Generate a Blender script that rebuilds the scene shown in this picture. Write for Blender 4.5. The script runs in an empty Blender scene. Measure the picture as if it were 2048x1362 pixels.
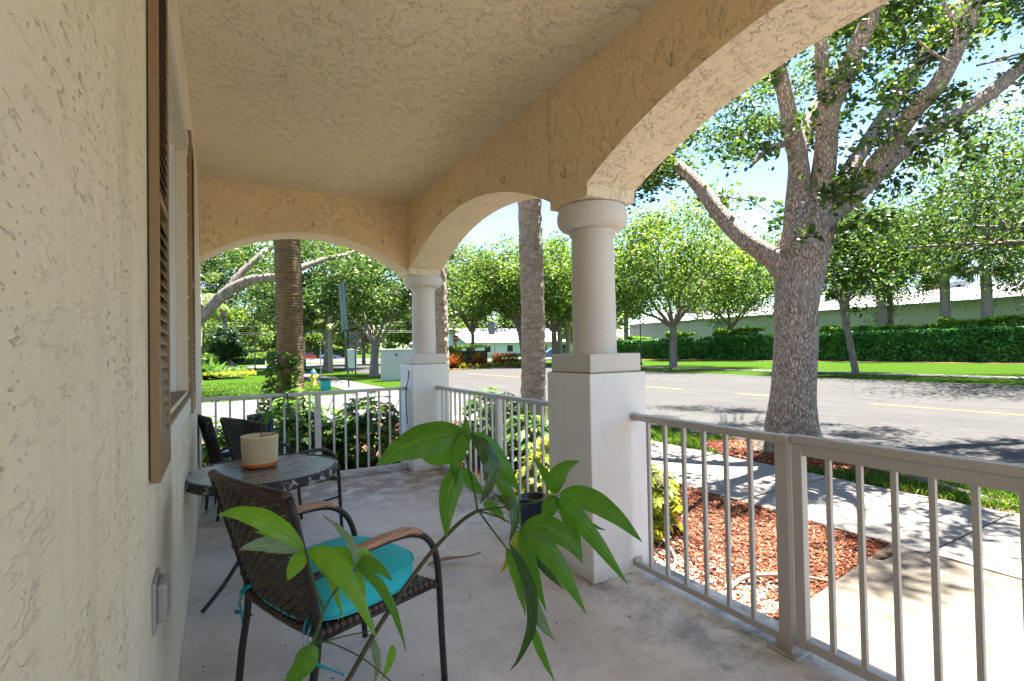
import bpy, bmesh, math, random
import numpy as np
from mathutils import Vector, Matrix, noise as mn
random.seed(7); RNG=np.random.default_rng(7)
scene=bpy.context.scene; COL=scene.collection
R=math.radians; PI=math.pi
# ------------------------------------------------------------------ camera
CAM_YAW,CAM_PITCH,CAM_ROLL,CAM_F,CAM_H=29.90,0.99,-1.06,1017.0,1.4
def cam_axes():
    y,p,r=R(CAM_YAW),R(CAM_PITCH),R(CAM_ROLL)
    f=Vector((math.sin(y)*math.cos(p),math.cos(y)*math.cos(p),math.sin(p)))
    rt=Vector((math.cos(y),-math.sin(y),0)); up=rt.cross(f)
    return rt*math.cos(r)+up*math.sin(r), -rt*math.sin(r)+up*math.cos(r), f
rt,up,fw=cam_axes()
cd=bpy.data.cameras.new('camera'); cam=bpy.data.objects.new('camera',cd); COL.objects.link(cam)
m=Matrix((rt,up,-fw)).transposed().to_4x4(); m.translation=(0,0,CAM_H); cam.matrix_world=m
cd.sensor_width=36; cd.lens=CAM_F/2048*36; cd.clip_start=0.02; cd.clip_end=2000
scene.camera=cam
# ------------------------------------------------------------------ world, sun, exposure
SUN_EL,SUN_AZ=72.0,78.0      # azimuth measured from +Y towards +X
w=bpy.data.worlds.new('World'); scene.world=w; w.use_nodes=True
nt=w.node_tree; nt.nodes.clear()
wo=nt.nodes.new('ShaderNodeOutputWorld'); bg=nt.nodes.new('ShaderNodeBackground')
sky=nt.nodes.new('ShaderNodeTexSky'); sky.sky_type='NISHITA'; sky.sun_disc=False
sky.sun_elevation=R(SUN_EL); sky.sun_rotation=R(SUN_AZ); sky.air_density=0.9; sky.dust_density=0.1; sky.ozone_density=1.6
tc=nt.nodes.new('ShaderNodeTexCoord'); mp=nt.nodes.new('ShaderNodeMapping'); mp.inputs['Scale'].default_value=(1.4,1.4,4.5)
nz=nt.nodes.new('ShaderNodeTexNoise'); nz.inputs['Scale'].default_value=1.6; nz.inputs['Detail'].default_value=8; nz.inputs['Roughness'].default_value=.62
rp=nt.nodes.new('ShaderNodeValToRGB'); rp.color_ramp.elements[0].position=.50; rp.color_ramp.elements[1].position=.78
mx=nt.nodes.new('ShaderNodeMixRGB'); mx.inputs[2].default_value=(3.9,4.1,4.5,1)
ml=nt.nodes.new('ShaderNodeMath'); ml.operation='MULTIPLY'; ml.inputs[1].default_value=.5
nt.links.new(tc.outputs['Generated'],mp.inputs[0]); nt.links.new(mp.outputs[0],nz.inputs['Vector']); nt.links.new(nz.outputs['Fac'],rp.inputs[0])
nt.links.new(rp.outputs[0],ml.inputs[0]); nt.links.new(ml.outputs[0],mx.inputs[0]); hs=nt.nodes.new('ShaderNodeHueSaturation'); hs.inputs['Saturation'].default_value=1.08; hs.inputs['Value'].default_value=.56; nt.links.new(sky.outputs[0],hs.inputs['Color']); nt.links.new(hs.outputs[0],mx.inputs[1]); nt.links.new(mx.outputs[0],bg.inputs[0])
bg.inputs[1].default_value=0.05
nt.links.new(bg.outputs[0],wo.inputs[0])
sd=bpy.data.lights.new('sun','SUN'); sd.energy=2.9; sd.angle=R(.53); sd.color=(1,.93,.83)
so=bpy.data.objects.new('sun',sd); COL.objects.link(so)
sv=Vector((math.cos(R(SUN_EL))*math.sin(R(SUN_AZ)),math.cos(R(SUN_EL))*math.cos(R(SUN_AZ)),math.sin(R(SUN_EL))))
so.rotation_euler=sv.to_track_quat('Z','Y').to_euler(); so.location=(10,0,30)
vs=scene.view_settings; vs.view_transform='Standard'; vs.look='None'; vs.gamma=1; vs.use_curve_mapping=False; vs.exposure=4.0
scene.render.engine='CYCLES'
try:
    scene.cycles.max_bounces=12; scene.cycles.diffuse_bounces=8; scene.cycles.transparent_max_bounces=12
except Exception: pass
# ------------------------------------------------------------------ materials
class NT:
    def __init__(s,name):
        s.m=bpy.data.materials.new(name); s.m.use_nodes=True; s.t=s.m.node_tree; s.t.nodes.clear()
        s.out=s.n('ShaderNodeOutputMaterial'); s.b=s.n('ShaderNodeBsdfPrincipled'); s.l(s.b.outputs[0],s.out.inputs[0])
        s._tc=None
    def n(s,ty,**k):
        x=s.t.nodes.new(ty)
        for a,b in k.items(): setattr(x,a,b)
        return x
    def l(s,a,b): s.t.links.new(a,b)
    def co(s,scale=(1,1,1),rot=(0,0,0)):
        if s._tc is None: s._tc=s.n('ShaderNodeTexCoord')
        if scale==(1,1,1) and rot==(0,0,0): return s._tc.outputs['Object']
        mp=s.n('ShaderNodeMapping'); mp.inputs['Scale'].default_value=scale; mp.inputs['Rotation'].default_value=rot
        s.l(s._tc.outputs['Object'],mp.inputs[0]); return mp.outputs[0]
    def noise(s,sc,det=4,rough=.5,vec=None,dist=0):
        x=s.n('ShaderNodeTexNoise'); x.inputs['Scale'].default_value=sc; x.inputs['Detail'].default_value=det; x.inputs['Roughness'].default_value=rough; x.inputs['Distortion'].default_value=dist
        s.l(vec if vec is not None else s.co(),x.inputs['Vector']); return x.outputs['Fac']
    def vor(s,sc,vec=None,feature='F1',out='Distance'):
        x=s.n('ShaderNodeTexVoronoi',feature=feature); x.inputs['Scale'].default_value=sc
        s.l(vec if vec is not None else s.co(),x.inputs['Vector']); return x.outputs[out]
    def ramp(s,fac,stops,interp='LINEAR'):
        x=s.n('ShaderNodeValToRGB'); cr=x.color_ramp; cr.interpolation=interp
        while len(cr.elements)<len(stops): cr.elements.new(.5)
        for e,(p,c) in zip(cr.elements,stops):
            e.position=p; e.color=(c,c,c,1) if isinstance(c,(int,float)) else (*c,1)
        s.l(fac,x.inputs[0]); return x.outputs[0]
    def mix(s,fac,a,b,mode='MIX'):
        x=s.n('ShaderNodeMixRGB',blend_type=mode)
        for i,v in ((0,fac),(1,a),(2,b)):
            if isinstance(v,(int,float)): x.inputs[i].default_value=v if i==0 else (v,v,v,1)
            elif isinstance(v,tuple): x.inputs[i].default_value=(*v,1)
            else: s.l(v,x.inputs[i])
        return x.outputs[0]
    def math(s,op,a,b=0,clamp=False):
        x=s.n('ShaderNodeMath',operation=op,use_clamp=clamp)
        for i,v in ((0,a),(1,b)):
            if isinstance(v,(int,float)): x.inputs[i].default_value=v
            else: s.l(v,x.inputs[i])
        return x.outputs[0]
    def sep(s,vec=None):
        x=s.n('ShaderNodeSeparateXYZ'); s.l(vec if vec is not None else s.co(),x.inputs[0]); return x.outputs
    def bump(s,h,st=.5,d=.01,prev=None):
        x=s.n('ShaderNodeBump'); x.inputs['Strength'].default_value=st; x.inputs['Distance'].default_value=d; s.l(h,x.inputs['Height'])
        if prev is not None: s.l(prev,x.inputs['Normal'])
        s.l(x.outputs[0],s.b.inputs['Normal']); return x.outputs[0]
    def col(s,c):
        if isinstance(c,tuple): s.b.inputs['Base Color'].default_value=(*c,1)
        else: s.l(c,s.b.inputs['Base Color'])
    def rough(s,r):
        if isinstance(r,(int,float)): s.b.inputs['Roughness'].default_value=r
        else: s.l(r,s.b.inputs['Roughness'])
M={}
def plain(name,c,rough=.6,metal=0,spec=.5,var=0,vs_=20,bump=0,bsc=60,bd=.002):
    n=NT(name)
    if var: n.col(n.mix(n.noise(vs_,5,.6),tuple(x*(1-var) for x in c),tuple(min(1,x*(1+var)) for x in c)))
    else: n.col(c)
    n.rough(rough); n.b.inputs['Metallic'].default_value=metal
    try: n.b.inputs['Specular IOR Level'].default_value=spec
    except Exception: pass
    if bump: n.bump(n.noise(bsc,4,.6),bump,bd)
    M[name]=n.m; return n
def stucco(name,c,coarse=1.0,pits=.6,scale=(1,1,1),fine=.3,dirt=0,edges=.34,relief=1.0,plat=1.0):
    n=NT(name); v=n.co(scale)
    w1=n.noise(5,2,.5,v)
    ad=n.n('ShaderNodeVectorMath',operation='SCALE'); n.l(v,ad.inputs[0]); ad.inputs['Scale'].default_value=1
    nA=n.noise(24*coarse,4,.62,v,.35); pl=n.ramp(nA,[(.0,0),(.47,.0),(.52,1),(1,1)])
    nB=n.noise(7,3,.6,v); brk=n.ramp(n.noise(23,2,.5,v),[(.46,0),(.58,1)]); mask=n.math('MULTIPLY',n.ramp(nB,[(.40,.25),(.58,1)]),brk)
    h1=n.math('MULTIPLY',n.math('MULTIPLY',pl,mask),plat)
    nC=n.noise(150,3,.7,v); pit=n.ramp(n.noise(46*coarse,2,.5,v,.5),[(.30,0),(.37,1)])
    h=n.math('ADD',h1,n.math('MULTIPLY',nC,fine)); pit=n.math('MAXIMUM',pit,n.ramp(n.noise(3.3,3,.6),[(.46,1),(.60,0)])); h=n.math('ADD',h,n.math('MULTIPLY',pit,pits))
    n.bump(h,1.0,.008*relief)
    big=n.noise(1.1,4,.6)
    cc=n.mix(big,tuple(x*.90 for x in c),tuple(min(.9,x*1.07) for x in c))
    cc=n.mix(n.math('MULTIPLY',n.math('SUBTRACT',1,pit),.38),cc,tuple(x*.45 for x in c))
    edge=n.ramp(nA,[(.455,0),(.485,1),(.515,0)]); cc=n.mix(n.math('MULTIPLY',n.math('MULTIPLY',edge,mask),edges),cc,tuple(x*.5 for x in c))
    if dirt:
        vv=n.co((3,3,.5)); st=n.ramp(n.noise(2.2,5,.65,vv),[(.5,0),(.72,1)])
        cc=n.mix(n.math('MULTIPLY',st,dirt),cc,(.20,.17,.12))
    n.col(cc); n.rough(.85); M[name]=n.m; return n
stucco('stucco_wall',(.86,.755,.59),1.2,.9,(1,.55,1.5),.22,dirt=.22,edges=.10,relief=.7,plat=.4)
stucco('stucco_ceiling',(.87,.75,.56),.85,.5,(1,1,1),.25)
stucco('stucco_beam',(.84,.66,.41),.8,.25,(1,1,.9),.2)
stucco('stucco_soffit',(.82,.71,.55),1.2,.8,(1,1,1),.3)
n=NT('stucco_white'); sx=n.sep(); c=n.mix(n.noise(2.5,4,.6),(.75,.75,.75),(.82,.82,.825))
base=n.ramp(n.math('ADD',sx[2],n.math('MULTIPLY',n.noise(9,4,.7),.12)),[(.05,1),(.15,0)])
c=n.mix(n.math('MULTIPLY',base,.45),c,(.34,.27,.2)); gr=n.ramp(n.noise(3,6,.72,n.co((2,2,.5))),[(.52,0),(.75,1)]); c=n.mix(n.math('MULTIPLY',gr,.28),c,(.40,.36,.31)); sp=n.ramp(n.vor(9),[(.03,1),(.05,0)]); c=n.mix(n.math('MULTIPLY',sp,.35),c,(.25,.21,.17)); n.col(c); n.rough(.7); n.bump(n.noise(60,5,.6),.25,.003); M['stucco_white']=n.m
n=NT('stucco_column'); n.col(n.mix(n.noise(3,5,.6),(.60,.565,.53),(.70,.675,.65))); n.rough(.8)
n.bump(n.noise(75,2,.6,n.co((1,1,.6))),.9,.006); M['stucco_column']=n.m
n=NT('cap_stone'); sx=n.sep(); c=n.mix(n.noise(6,5,.6),(.58,.56,.52),(.68,.66,.63)); 
ln=n.ramp(n.math('ADD',sx[2],n.math('MULTIPLY',n.noise(14,4,.7),.03)),[(0,0),(1.24/2,0),(1,0)])
crk=n.ramp(n.noise(5,5,.7,None,1.2),[(.495,0),(.5,1),(.505,0)]); c=n.mix(n.math('MULTIPLY',n.math('MULTIPLY',crk,n.ramp(n.noise(3,2),[(.55,0),(.6,1)])),.6),c,(.18,.15,.12))
n.col(c); n.rough(.75); n.bump(n.noise(40,5,.6),.3,.004); M['cap_stone']=n.m
plain('caulk',(.26,.20,.12),.8,var=.3)
# porch concrete
n=NT('porch_concrete'); a=n.noise(1.6,6,.62); b=n.noise(5,6,.7,None,.2)
c=n.mix(n.ramp(a,[(.32,0),(.68,1)]),(.60,.545,.485),(.79,.735,.675))
st=n.ramp(n.noise(2.9,8,.75,None,.25),[(.44,0),(.60,1)]); sx=n.sep()
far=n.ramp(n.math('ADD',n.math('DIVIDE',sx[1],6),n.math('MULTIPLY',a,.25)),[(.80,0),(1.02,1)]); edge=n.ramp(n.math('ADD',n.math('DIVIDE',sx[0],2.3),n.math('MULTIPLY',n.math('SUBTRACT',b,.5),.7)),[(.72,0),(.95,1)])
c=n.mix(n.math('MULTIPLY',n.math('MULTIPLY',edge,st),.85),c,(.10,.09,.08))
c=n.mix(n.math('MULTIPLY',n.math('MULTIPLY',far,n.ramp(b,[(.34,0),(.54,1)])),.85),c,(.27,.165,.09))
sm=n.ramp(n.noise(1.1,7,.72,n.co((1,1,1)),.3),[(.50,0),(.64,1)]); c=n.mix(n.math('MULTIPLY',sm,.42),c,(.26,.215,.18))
spk=n.ramp(n.vor(34),[(.05,1),(.085,0)]); spm=n.ramp(n.noise(4,2),[(.58,0),(.64,1)]); c=n.mix(n.math('MULTIPLY',n.math('MULTIPLY',spk,spm),.75),c,(.10,.075,.06))
c=n.mix(n.math('MULTIPLY',n.ramp(n.noise(90,3,.7),[(.35,1),(.6,0)]),.16),c,(.25,.23,.21))
n.col(c); n.rough(n.ramp(a,[(.3,.42),(.7,.62)])); n.bump(n.noise(30,6,.65),.16,.004); M['porch_concrete']=n.m
def concrete(name,c0,c1,stain=(.3,.2,.12),sa=.3,sc=1.0):
    n=NT(name); c=n.mix(n.noise(1.3*sc,6,.65),c0,c1); c=n.mix(n.math('MULTIPLY',n.ramp(n.noise(2.1*sc,6,.7,None,1),[(.55,0),(.72,1)]),sa),c,stain)
    c=n.mix(n.math('MULTIPLY',n.ramp(n.noise(160,2,.7),[(.3,1),(.55,0)]),.18),c,tuple(x*.5 for x in c0))
    if 'asphalt' in name or 'far' in name:
        wr=n.ramp(n.noise(1.5,5,.6,n.co((1,.04,1))),[(.42,0),(.62,1)]); c=n.mix(n.math('MULTIPLY',wr,.30),c,tuple(x*.55 for x in c0))
        ck=n.ramp(n.vor(.55,n.co((1,1,1)),'DISTANCE_TO_EDGE'),[(0,1),(.008,0)]); c=n.mix(n.math('MULTIPLY',n.math('MULTIPLY',ck,n.ramp(n.noise(.5,3),[(.48,0),(.55,1)])),.6),c,(.02,.02,.02))
    n.col(c); n.rough(.92); n.b.inputs['Specular IOR Level'].default_value=.2; n.bump(n.noise(120,4,.7),.3,.003); M[name]=n.m; return n
concrete('sidewalk_concrete',(0.162,0.152,0.138),(0.212,0.2,0.183))
concrete('walk_concrete',(0.0966,0.0822,0.0641),(0.138,0.122,0.101),(0.0641,0.0352,0.0161),.6,1.6)
concrete('asphalt',(0.0341,0.0338,0.0334),(0.0492,0.0486,0.0474),(0.0979,0.0922,0.0859),.35,.5)
concrete('far_pavement',(0.0808,0.0788,0.0767),(0.114,0.111,0.107),(0.0754,0.0754,0.0754),.3,.15)
plain('yellow_paint',(0.275,0.156,0.0138),.7,var=.2,vs_=30)
plain('joint_dirt',(.10,.085,.06),.9,var=.3)
n=NT('grass_ground'); c=n.mix(n.noise(1.1,6,.7),(0.0216,0.0528,0.006),(0.06,0.106,0.012)); c=n.mix(n.math('MULTIPLY',n.ramp(n.noise(.7,5,.7),[(.55,0),(.75,1)]),.35),c,(0.096,0.084,0.036))
c=n.mix(n.math('MULTIPLY',n.noise(60,3,.8),.5),c,(.012,.026,.004)); n.col(n.mix(.88,c,n.mix(n.noise(8,5,.8),(.012,.040,.001),(.038,.080,.004)))); n.rough(1.0); n.b.inputs['Specular IOR Level'].default_value=.04; n.bump(n.noise(45,5,.8),1,.05); M['grass_ground']=n.m
n=NT('soil'); n.col(n.mix(n.noise(14,6,.7),(.06,.035,.022),(.14,.08,.05))); n.rough(.95); n.bump(n.noise(40,5,.7),.8,.02); M['soil']=n.m
def island_ramp(name,stops,rough=.6,trans=0,spec=.22):
    n=NT(name); g=n.n('ShaderNodeNewGeometry'); c=n.ramp(g.outputs['Random Per Island'],stops); c=n.mix(1.0,c,n.ramp(n.noise(.9 if trans else 3,3,.6),[(.38,(.55,.62,.60)),(.5,(.95,.95,.95)),(.62,(1.25,1.12,.9))]),'MULTIPLY') if trans else c; n.col(c); n.rough(rough)
    try: n.b.inputs['Specular IOR Level'].default_value=spec
    except Exception: pass
    if trans:
        tr=n.n('ShaderNodeBsdfTranslucent'); hs=n.n('ShaderNodeHueSaturation'); hs.inputs['Value'].default_value=1.5; hs.inputs['Hue'].default_value=.487; hs.inputs['Saturation'].default_value=1.05
        n.l(c,hs.inputs['Color']); n.l(hs.outputs[0],tr.inputs[0]); mxs=n.n('ShaderNodeMixShader'); mxs.inputs[0].default_value=trans
        n.l(n.b.outputs[0],mxs.inputs[1]); n.l(tr.outputs[0],mxs.inputs[2]); n.l(mxs.outputs[0],n.out.inputs[0])
    M[name]=n.m; return n
island_ramp('mulch_chip',[(0,(.05,.012,.007)),(.3,(.15,.032,.014)),(.6,(.24,.065,.026)),(.85,(.19,.09,.05)),(1,(.34,.24,.17))],.85)
island_ramp('leaf_oak',[(0,(0.019,0.0421,0.0105)),(.4,(0.0369,0.0842,0.0158)),(.75,(0.0632,0.132,0.0232)),(1,(0.137,0.2,0.0316))],.42,.35)
island_ramp('leaf_bright',[(0,(0.0332,0.0775,0.0133)),(.35,(0.0664,0.144,0.0221)),(.7,(0.111,0.199,0.0332)),(1,(0.244,0.31,0.0443))],.5,.4)
island_ramp('leaf_grey',[(0,(0.0426,0.0729,0.0243)),(.5,(0.0851,0.14,0.0486)),(1,(0.183,0.243,0.0851))],.5,.35)
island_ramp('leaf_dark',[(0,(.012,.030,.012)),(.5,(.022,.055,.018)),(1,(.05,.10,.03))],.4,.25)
island_ramp('leaf_shrub',[(0,(0.0234,0.0702,0.014)),(.5,(0.0527,0.14,0.0234)),(.85,(0.105,0.222,0.0351)),(1,(0.293,0.351,0.0585))],.38,.35)
island_ramp('leaf_yellow',[(0,(0.105,0.165,0.018)),(.5,(0.255,0.3,0.03)),(1,(0.45,0.42,0.045))],.45,.4)
island_ramp('leaf_hedge',[(0,(0.025,0.0798,0.025)),(.5,(0.0499,0.187,0.0399)),(.9,(0.0874,0.299,0.0549)),(1,(0.174,0.45,0.0998))],.35,.2)
island_ramp('leaf_lit',[(0,(0.065,0.156,0.0156)),(.5,(0.13,0.286,0.026)),(1,(0.26,0.416,0.039))],.5,.4)
island_ramp('leaf_orange',[(0,(0.225,0.0375,0.0225)),(.4,(0.36,0.105,0.03)),(.7,(0.33,0.24,0.0375)),(1,(0.15,0.0375,0.03))],.5,.3)
island_ramp('leaf_palm',[(0,(0.039,0.078,0.0195)),(.5,(0.091,0.156,0.0325)),(.9,(0.208,0.26,0.065)),(1,(0.39,0.312,0.13))],.5,.3)
island_ramp('grass_blade',[(0,(0.031,0.0828,0.0121)),(.5,(0.069,0.164,0.0207)),(.85,(0.121,0.241,0.031)),(1,(0.293,0.259,0.103))],.6,.35)
island_ramp('shell_stone',[(0,(0.42,0.336,0.266)),(.6,(0.588,0.532,0.462)),(1,(0.308,0.21,0.14))],.7)
# bark
n=NT('oak_bark'); v=n.co((1,1,.34)); ds=n.n('ShaderNodeVectorMath',operation='ADD'); nzv=n.n('ShaderNodeTexNoise'); nzv.inputs['Scale'].default_value=9; n.l(v,nzv.inputs['Vector']); sc_=n.n('ShaderNodeVectorMath',operation='SCALE'); sc_.inputs['Scale'].default_value=.10; n.l(nzv.outputs['Color'],sc_.inputs[0]); n.l(v,ds.inputs[0]); n.l(sc_.outputs[0],ds.inputs[1]); vn=n.ramp(n.vor(34,ds.outputs[0],'DISTANCE_TO_EDGE'),[(0,0),(.30,1)]); nn=n.noise(40,5,.7,v,.5); sx=n.sep()
rid=n.math('ADD',n.math('MULTIPLY',vn,.38),n.math('MULTIPLY',nn,.75)); c=n.ramp(rid,[(.30,(0.0611,0.0489,0.0415)),(.55,(0.233,0.191,0.161)),(.85,(0.489,0.42,0.367))])
c=n.mix(n.math('MULTIPLY',n.ramp(n.noise(2.2,4,.7),[(.5,0),(.62,1)]),.4),c,(.26,.25,.23))
mo=n.ramp(n.math('ADD',n.math('MULTIPLY',sx[2],.55),n.math('MULTIPLY',n.noise(7,5,.7),.8)),[(.42,1),(.78,0)])
c=n.mix(n.math('MULTIPLY',mo,.55),c,n.mix(n.noise(30,3),(.02,.025,.012),(.07,.10,.04))); n.col(c); n.rough(.92); n.bump(rid,1,.02); M['oak_bark']=n.m
n=NT('tree_bark'); v=n.co((1,1,.25)); nn=n.noise(9,6,.7,v,.6); n.col(n.ramp(nn,[(.3,(0.064,0.0528,0.0432)),(.55,(0.192,0.16,0.136)),(.75,(0.352,0.32,0.288))])); n.rough(.9); n.bump(nn,1,.03); M['tree_bark']=n.m
n=NT('palm_bark'); nn=n.noise(7,6,.75,n.co((1,1,2.2)),.5); fb=n.noise(50,4,.7,n.co((1,1,.12)))
rw=n.noise(3,3,.6); sx=n.sep(); zz=n.math('ADD',n.math('MULTIPLY',sx[2],11),n.math('MULTIPLY',rw,3.2)); fr=n.math('FRACT',zz)
ring=n.ramp(fr,[(0,1),(.09,1),(.15,0),(1,0)]); c=n.ramp(n.math('ADD',n.math('MULTIPLY',nn,.6),n.math('MULTIPLY',fb,.4)),[(.34,(.09,.062,.042)),(.5,(.28,.22,.165)),(.68,(.45,.40,.33))])
c=n.mix(n.math('MULTIPLY',n.math('MULTIPLY',ring,n.ramp(n.noise(11,3),[(.4,0),(.6,1)])),.8),c,(.44,.41,.37))
n.col(c); n.rough(.95); n.bump(n.math('ADD',n.math('MULTIPLY',ring,.6),n.math('ADD',fb,nn)),1,.02); M['palm_bark']=n.m
n=NT('palm_bark_warm'); nn=n.noise(6,6,.75,n.co((1,1,3)),.5); fb=n.noise(40,4,.7,n.co((1,1,.3))); sx=n.sep(); fr=n.math('FRACT',n.math('ADD',n.math('MULTIPLY',sx[2],22),n.math('MULTIPLY',n.noise(4,3,.6),3)))
ring=n.ramp(fr,[(0,1),(.3,.5),(.5,0),(1,0)]); c=n.ramp(n.math('ADD',n.math('MULTIPLY',nn,.5),n.math('MULTIPLY',ring,.4)),[(.2,(.20,.08,.04)),(.5,(.56,.29,.145)),(.75,(.74,.52,.33))])
mo=n.ramp(n.math('ADD',n.math('ADD',n.math('MULTIPLY',sx[2],.30),n.math('MULTIPLY',sx[0],1.6)),n.math('MULTIPLY',n.noise(4,5,.75),.9)),[(1.05,1),(1.32,0)])  # moss near the foot, plus shade painted up the left side
c=n.mix(n.math('MULTIPLY',mo,.85),c,n.mix(n.noise(14,4),(.025,.03,.012),(.16,.13,.05))); n.col(c); n.rough(.95); n.bump(n.math('ADD',ring,nn),1,.02); M['palm_bark_warm']=n.m
# paints & small things
plain('shutter_brown',(.27,.165,.08),.45,var=.08,vs_=4)
plain('shutter_slat',(.23,.165,.105),.5,var=.1,vs_=6)
plain('trim_white',(.74,.73,.71),.5,var=.04,vs_=8)
plain('trim_cream',(.70,.62,.49),.6,var=.06,vs_=5)
plain('sill_dirty',(.26,.22,.18),.85,var=.35,vs_=12)
n=plain('window_glass',(.035,.04,.045),.06,spec=.8)
plain('rail_paint',(.46,.445,.44),.42,var=.10,vs_=7,bump=.1,bsc=90,bd=.001)
plain('rail_paint_lit',(.60,.575,.55),.45,var=.08,vs_=7)  # same rail paint, daylight on the far railings put into its colour
plain('hook_metal',(.46,.36,.22),.5,metal=.2,var=.2)
plain('bracket_metal',(.42,.40,.37),.5,metal=.3,var=.2)
plain('outlet_grey',(.34,.32,.31),.55,var=.15,vs_=20)
n=NT('wicker'); c=n.mix(n.noise(25,3,.6),(.035,.020,.013),(.095,.058,.040)); n.col(c); n.rough(.38); M['wicker']=n.m
plain('wicker_far',(.035,.036,.042),.42,var=.3,vs_=30)
plain('chair_metal',(.028,.022,.020),.42,metal=.2,var=.5,vs_=18,bump=.3,bsc=60,bd=.001)
n=NT('arm_wood'); g_=n.noise(9,6,.7,n.co((1,14,14)),.4); n.col(n.ramp(g_,[(.3,(.20,.085,.045)),(.5,(.42,.22,.13)),(.7,(.58,.36,.24))])); n.rough(.5); n.bump(g_,.4,.002); M['arm_wood']=n.m
n=NT('cushion_teal'); wv=n.noise(260,2,.6); n.col(n.mix(n.noise(4,4),(.02,.42,.46),(.045,.56,.60))); n.rough(.85); n.bump(n.math('ADD',wv,n.math('MULTIPLY',n.noise(6,3),2)),.35,.004); M['cushion_teal']=n.m
plain('tie_teal',(.01,.30,.34),.85)
n=NT('table_glass'); sp=n.ramp(n.noise(4,6,.6,None,.1),[(.3,0),(.75,1)]); n.col(n.mix(sp,(.17,.175,.17),(.28,.28,.275))); n.rough(n.ramp(n.noise(14,5,.7),[(.3,.18),(.7,.42)])); n.bump(n.noise(60,3,.6),.06,.001); M['table_glass']=n.m
n=NT('table_rim'); f_=n.ramp(n.noise(7,6,.7,None,.3),[(.50,0),(.53,1)]); sx=n.sep(); n.col(n.mix(f_,(.022,.020,.022),n.mix(n.noise(30,3),(.30,.27,.22),(.50,.47,.42)))); n.rough(.55); n.bump(f_,-.5,.002); M['table_rim']=n.m
plain('table_black',(.024,.022,.024),.5,var=.5,vs_=20)
n=NT('pot_ribbed'); at=n.n('ShaderNodeAttribute'); at.attribute_name='stripe'; n.col(n.mix(at.outputs['Fac'],(.24,.15,.07),(.80,.66,.43))); n.rough(.7); M['pot_ribbed']=n.m
plain('terracotta',(.62,.13,.025),.45,var=.08)
plain('potting_soil',(.035,.022,.015),.95,var=.5,vs_=60,bump=1,bsc=50,bd=.01)
plain('navy_glaze',(.010,.022,.060),.16,var=.3,vs_=8)
n=NT('big_leaf'); at=n.n('ShaderNodeAttribute'); at.attribute_name='vein'; oi=n.n('ShaderNodeObjectInfo'); 
c=n.mix(at.outputs['Fac'],n.mix(n.noise(18,3),(.035,.13,.012),(.07,.20,.018)),(.17,.32,.05)); n.col(c); n.rough(.36)
tr=n.n('ShaderNodeBsdfTranslucent'); tr.inputs[0].default_value=(.16,.50,.02,1); ms=n.n('ShaderNodeMixShader'); ms.inputs[0].default_value=.42; n.l(n.b.outputs[0],ms.inputs[1]); n.l(tr.outputs[0],ms.inputs[2]); n.l(ms.outputs[0],n.out.inputs[0]); n.bump(n.math('ADD',at.outputs['Fac'],n.noise(60,3)),.35,.002); M['big_leaf']=n.m
def leafmat(name,a,b,t,vein,rough=.36,tf=.4):
    n=NT(name); at=n.n('ShaderNodeAttribute'); at.attribute_name='vein'
    n.col(n.mix(at.outputs['Fac'],n.mix(n.noise(22,3),a,b),vein)); n.rough(rough)
    tr=n.n('ShaderNodeBsdfTranslucent'); tr.inputs[0].default_value=(*t,1); ms=n.n('ShaderNodeMixShader'); ms.inputs[0].default_value=tf
    n.l(n.b.outputs[0],ms.inputs[1]); n.l(tr.outputs[0],ms.inputs[2]); n.l(ms.outputs[0],n.out.inputs[0]); n.bump(n.math('ADD',at.outputs['Fac'],n.noise(60,3)),.35,.002); M[name]=n.m
leafmat('leaf_deep',(.012,.055,.012),(.03,.09,.02),(.05,.20,.02),(.08,.16,.06),.25,.2)
leafmat('leaf_tipburn',(.08,.20,.015),(.35,.28,.03),(.40,.45,.03),(.35,.35,.06))
leafmat('leaf_silver',(.10,.19,.10),(.22,.33,.19),(.15,.30,.12),(.36,.45,.32),.22,.25)
leafmat('leaf_lime',(.10,.28,.015),(.16,.36,.025),(.30,.62,.02),(.28,.46,.07))
plain('stem_green',(.045,.085,.02),.55,var=.4,vs_=30); plain('stem_brown',(.05,.045,.02),.6,var=.5,vs_=24)
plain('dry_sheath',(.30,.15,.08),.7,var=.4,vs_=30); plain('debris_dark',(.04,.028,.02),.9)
plain('wire_black',(.012,.012,.014),.4)
n=NT('warehouse_wall'); st=n.ramp(n.noise(.6,5,.7,n.co((3,3,.25))),[(.5,0),(.75,1)]); n.col(n.mix(n.math('MULTIPLY',st,.35),(.40,.395,.375),(.25,.245,.225))); n.rough(.9); M['warehouse_wall']=n.m
n=NT('metal_roof'); n.col(n.mix(n.noise(.8,5,.7,n.co((1,1,6))),(0.208,0.208,0.214),(0.302,0.302,0.312))); n.rough(.7); M['metal_roof']=n.m
plain('roof_white',(0.42,0.42,0.434),.6,var=.1,vs_=1); plain('wall_blue',(0.308,0.476,0.56),.8,var=.05,vs_=2); plain('wall_white',(0.588,0.588,0.602),.8,var=.05,vs_=2)
plain('dark_glass',(.03,.035,.04),.1); plain('sign_red',(.50,.02,.02),.45); plain('sign_white',(.8,.8,.8),.5); plain('sign_grey',(.22,.22,.22),.5,metal=.5,var=.1); plain('pole_black',(.02,.022,.025),.5); plain('pole_teal',(.04,.08,.09),.5,metal=.3,var=.2)
plain('lamp_glass',(.75,.75,.72),.3); plain('hydrant_yellow',(.70,.48,.02),.4,var=.1); plain('hydrant_blue',(.02,.10,.32),.4); plain('bin_teal',(.0,.30,.36),.5,var=.08); plain('bin_dark',(.03,.03,.04),.5)
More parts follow.
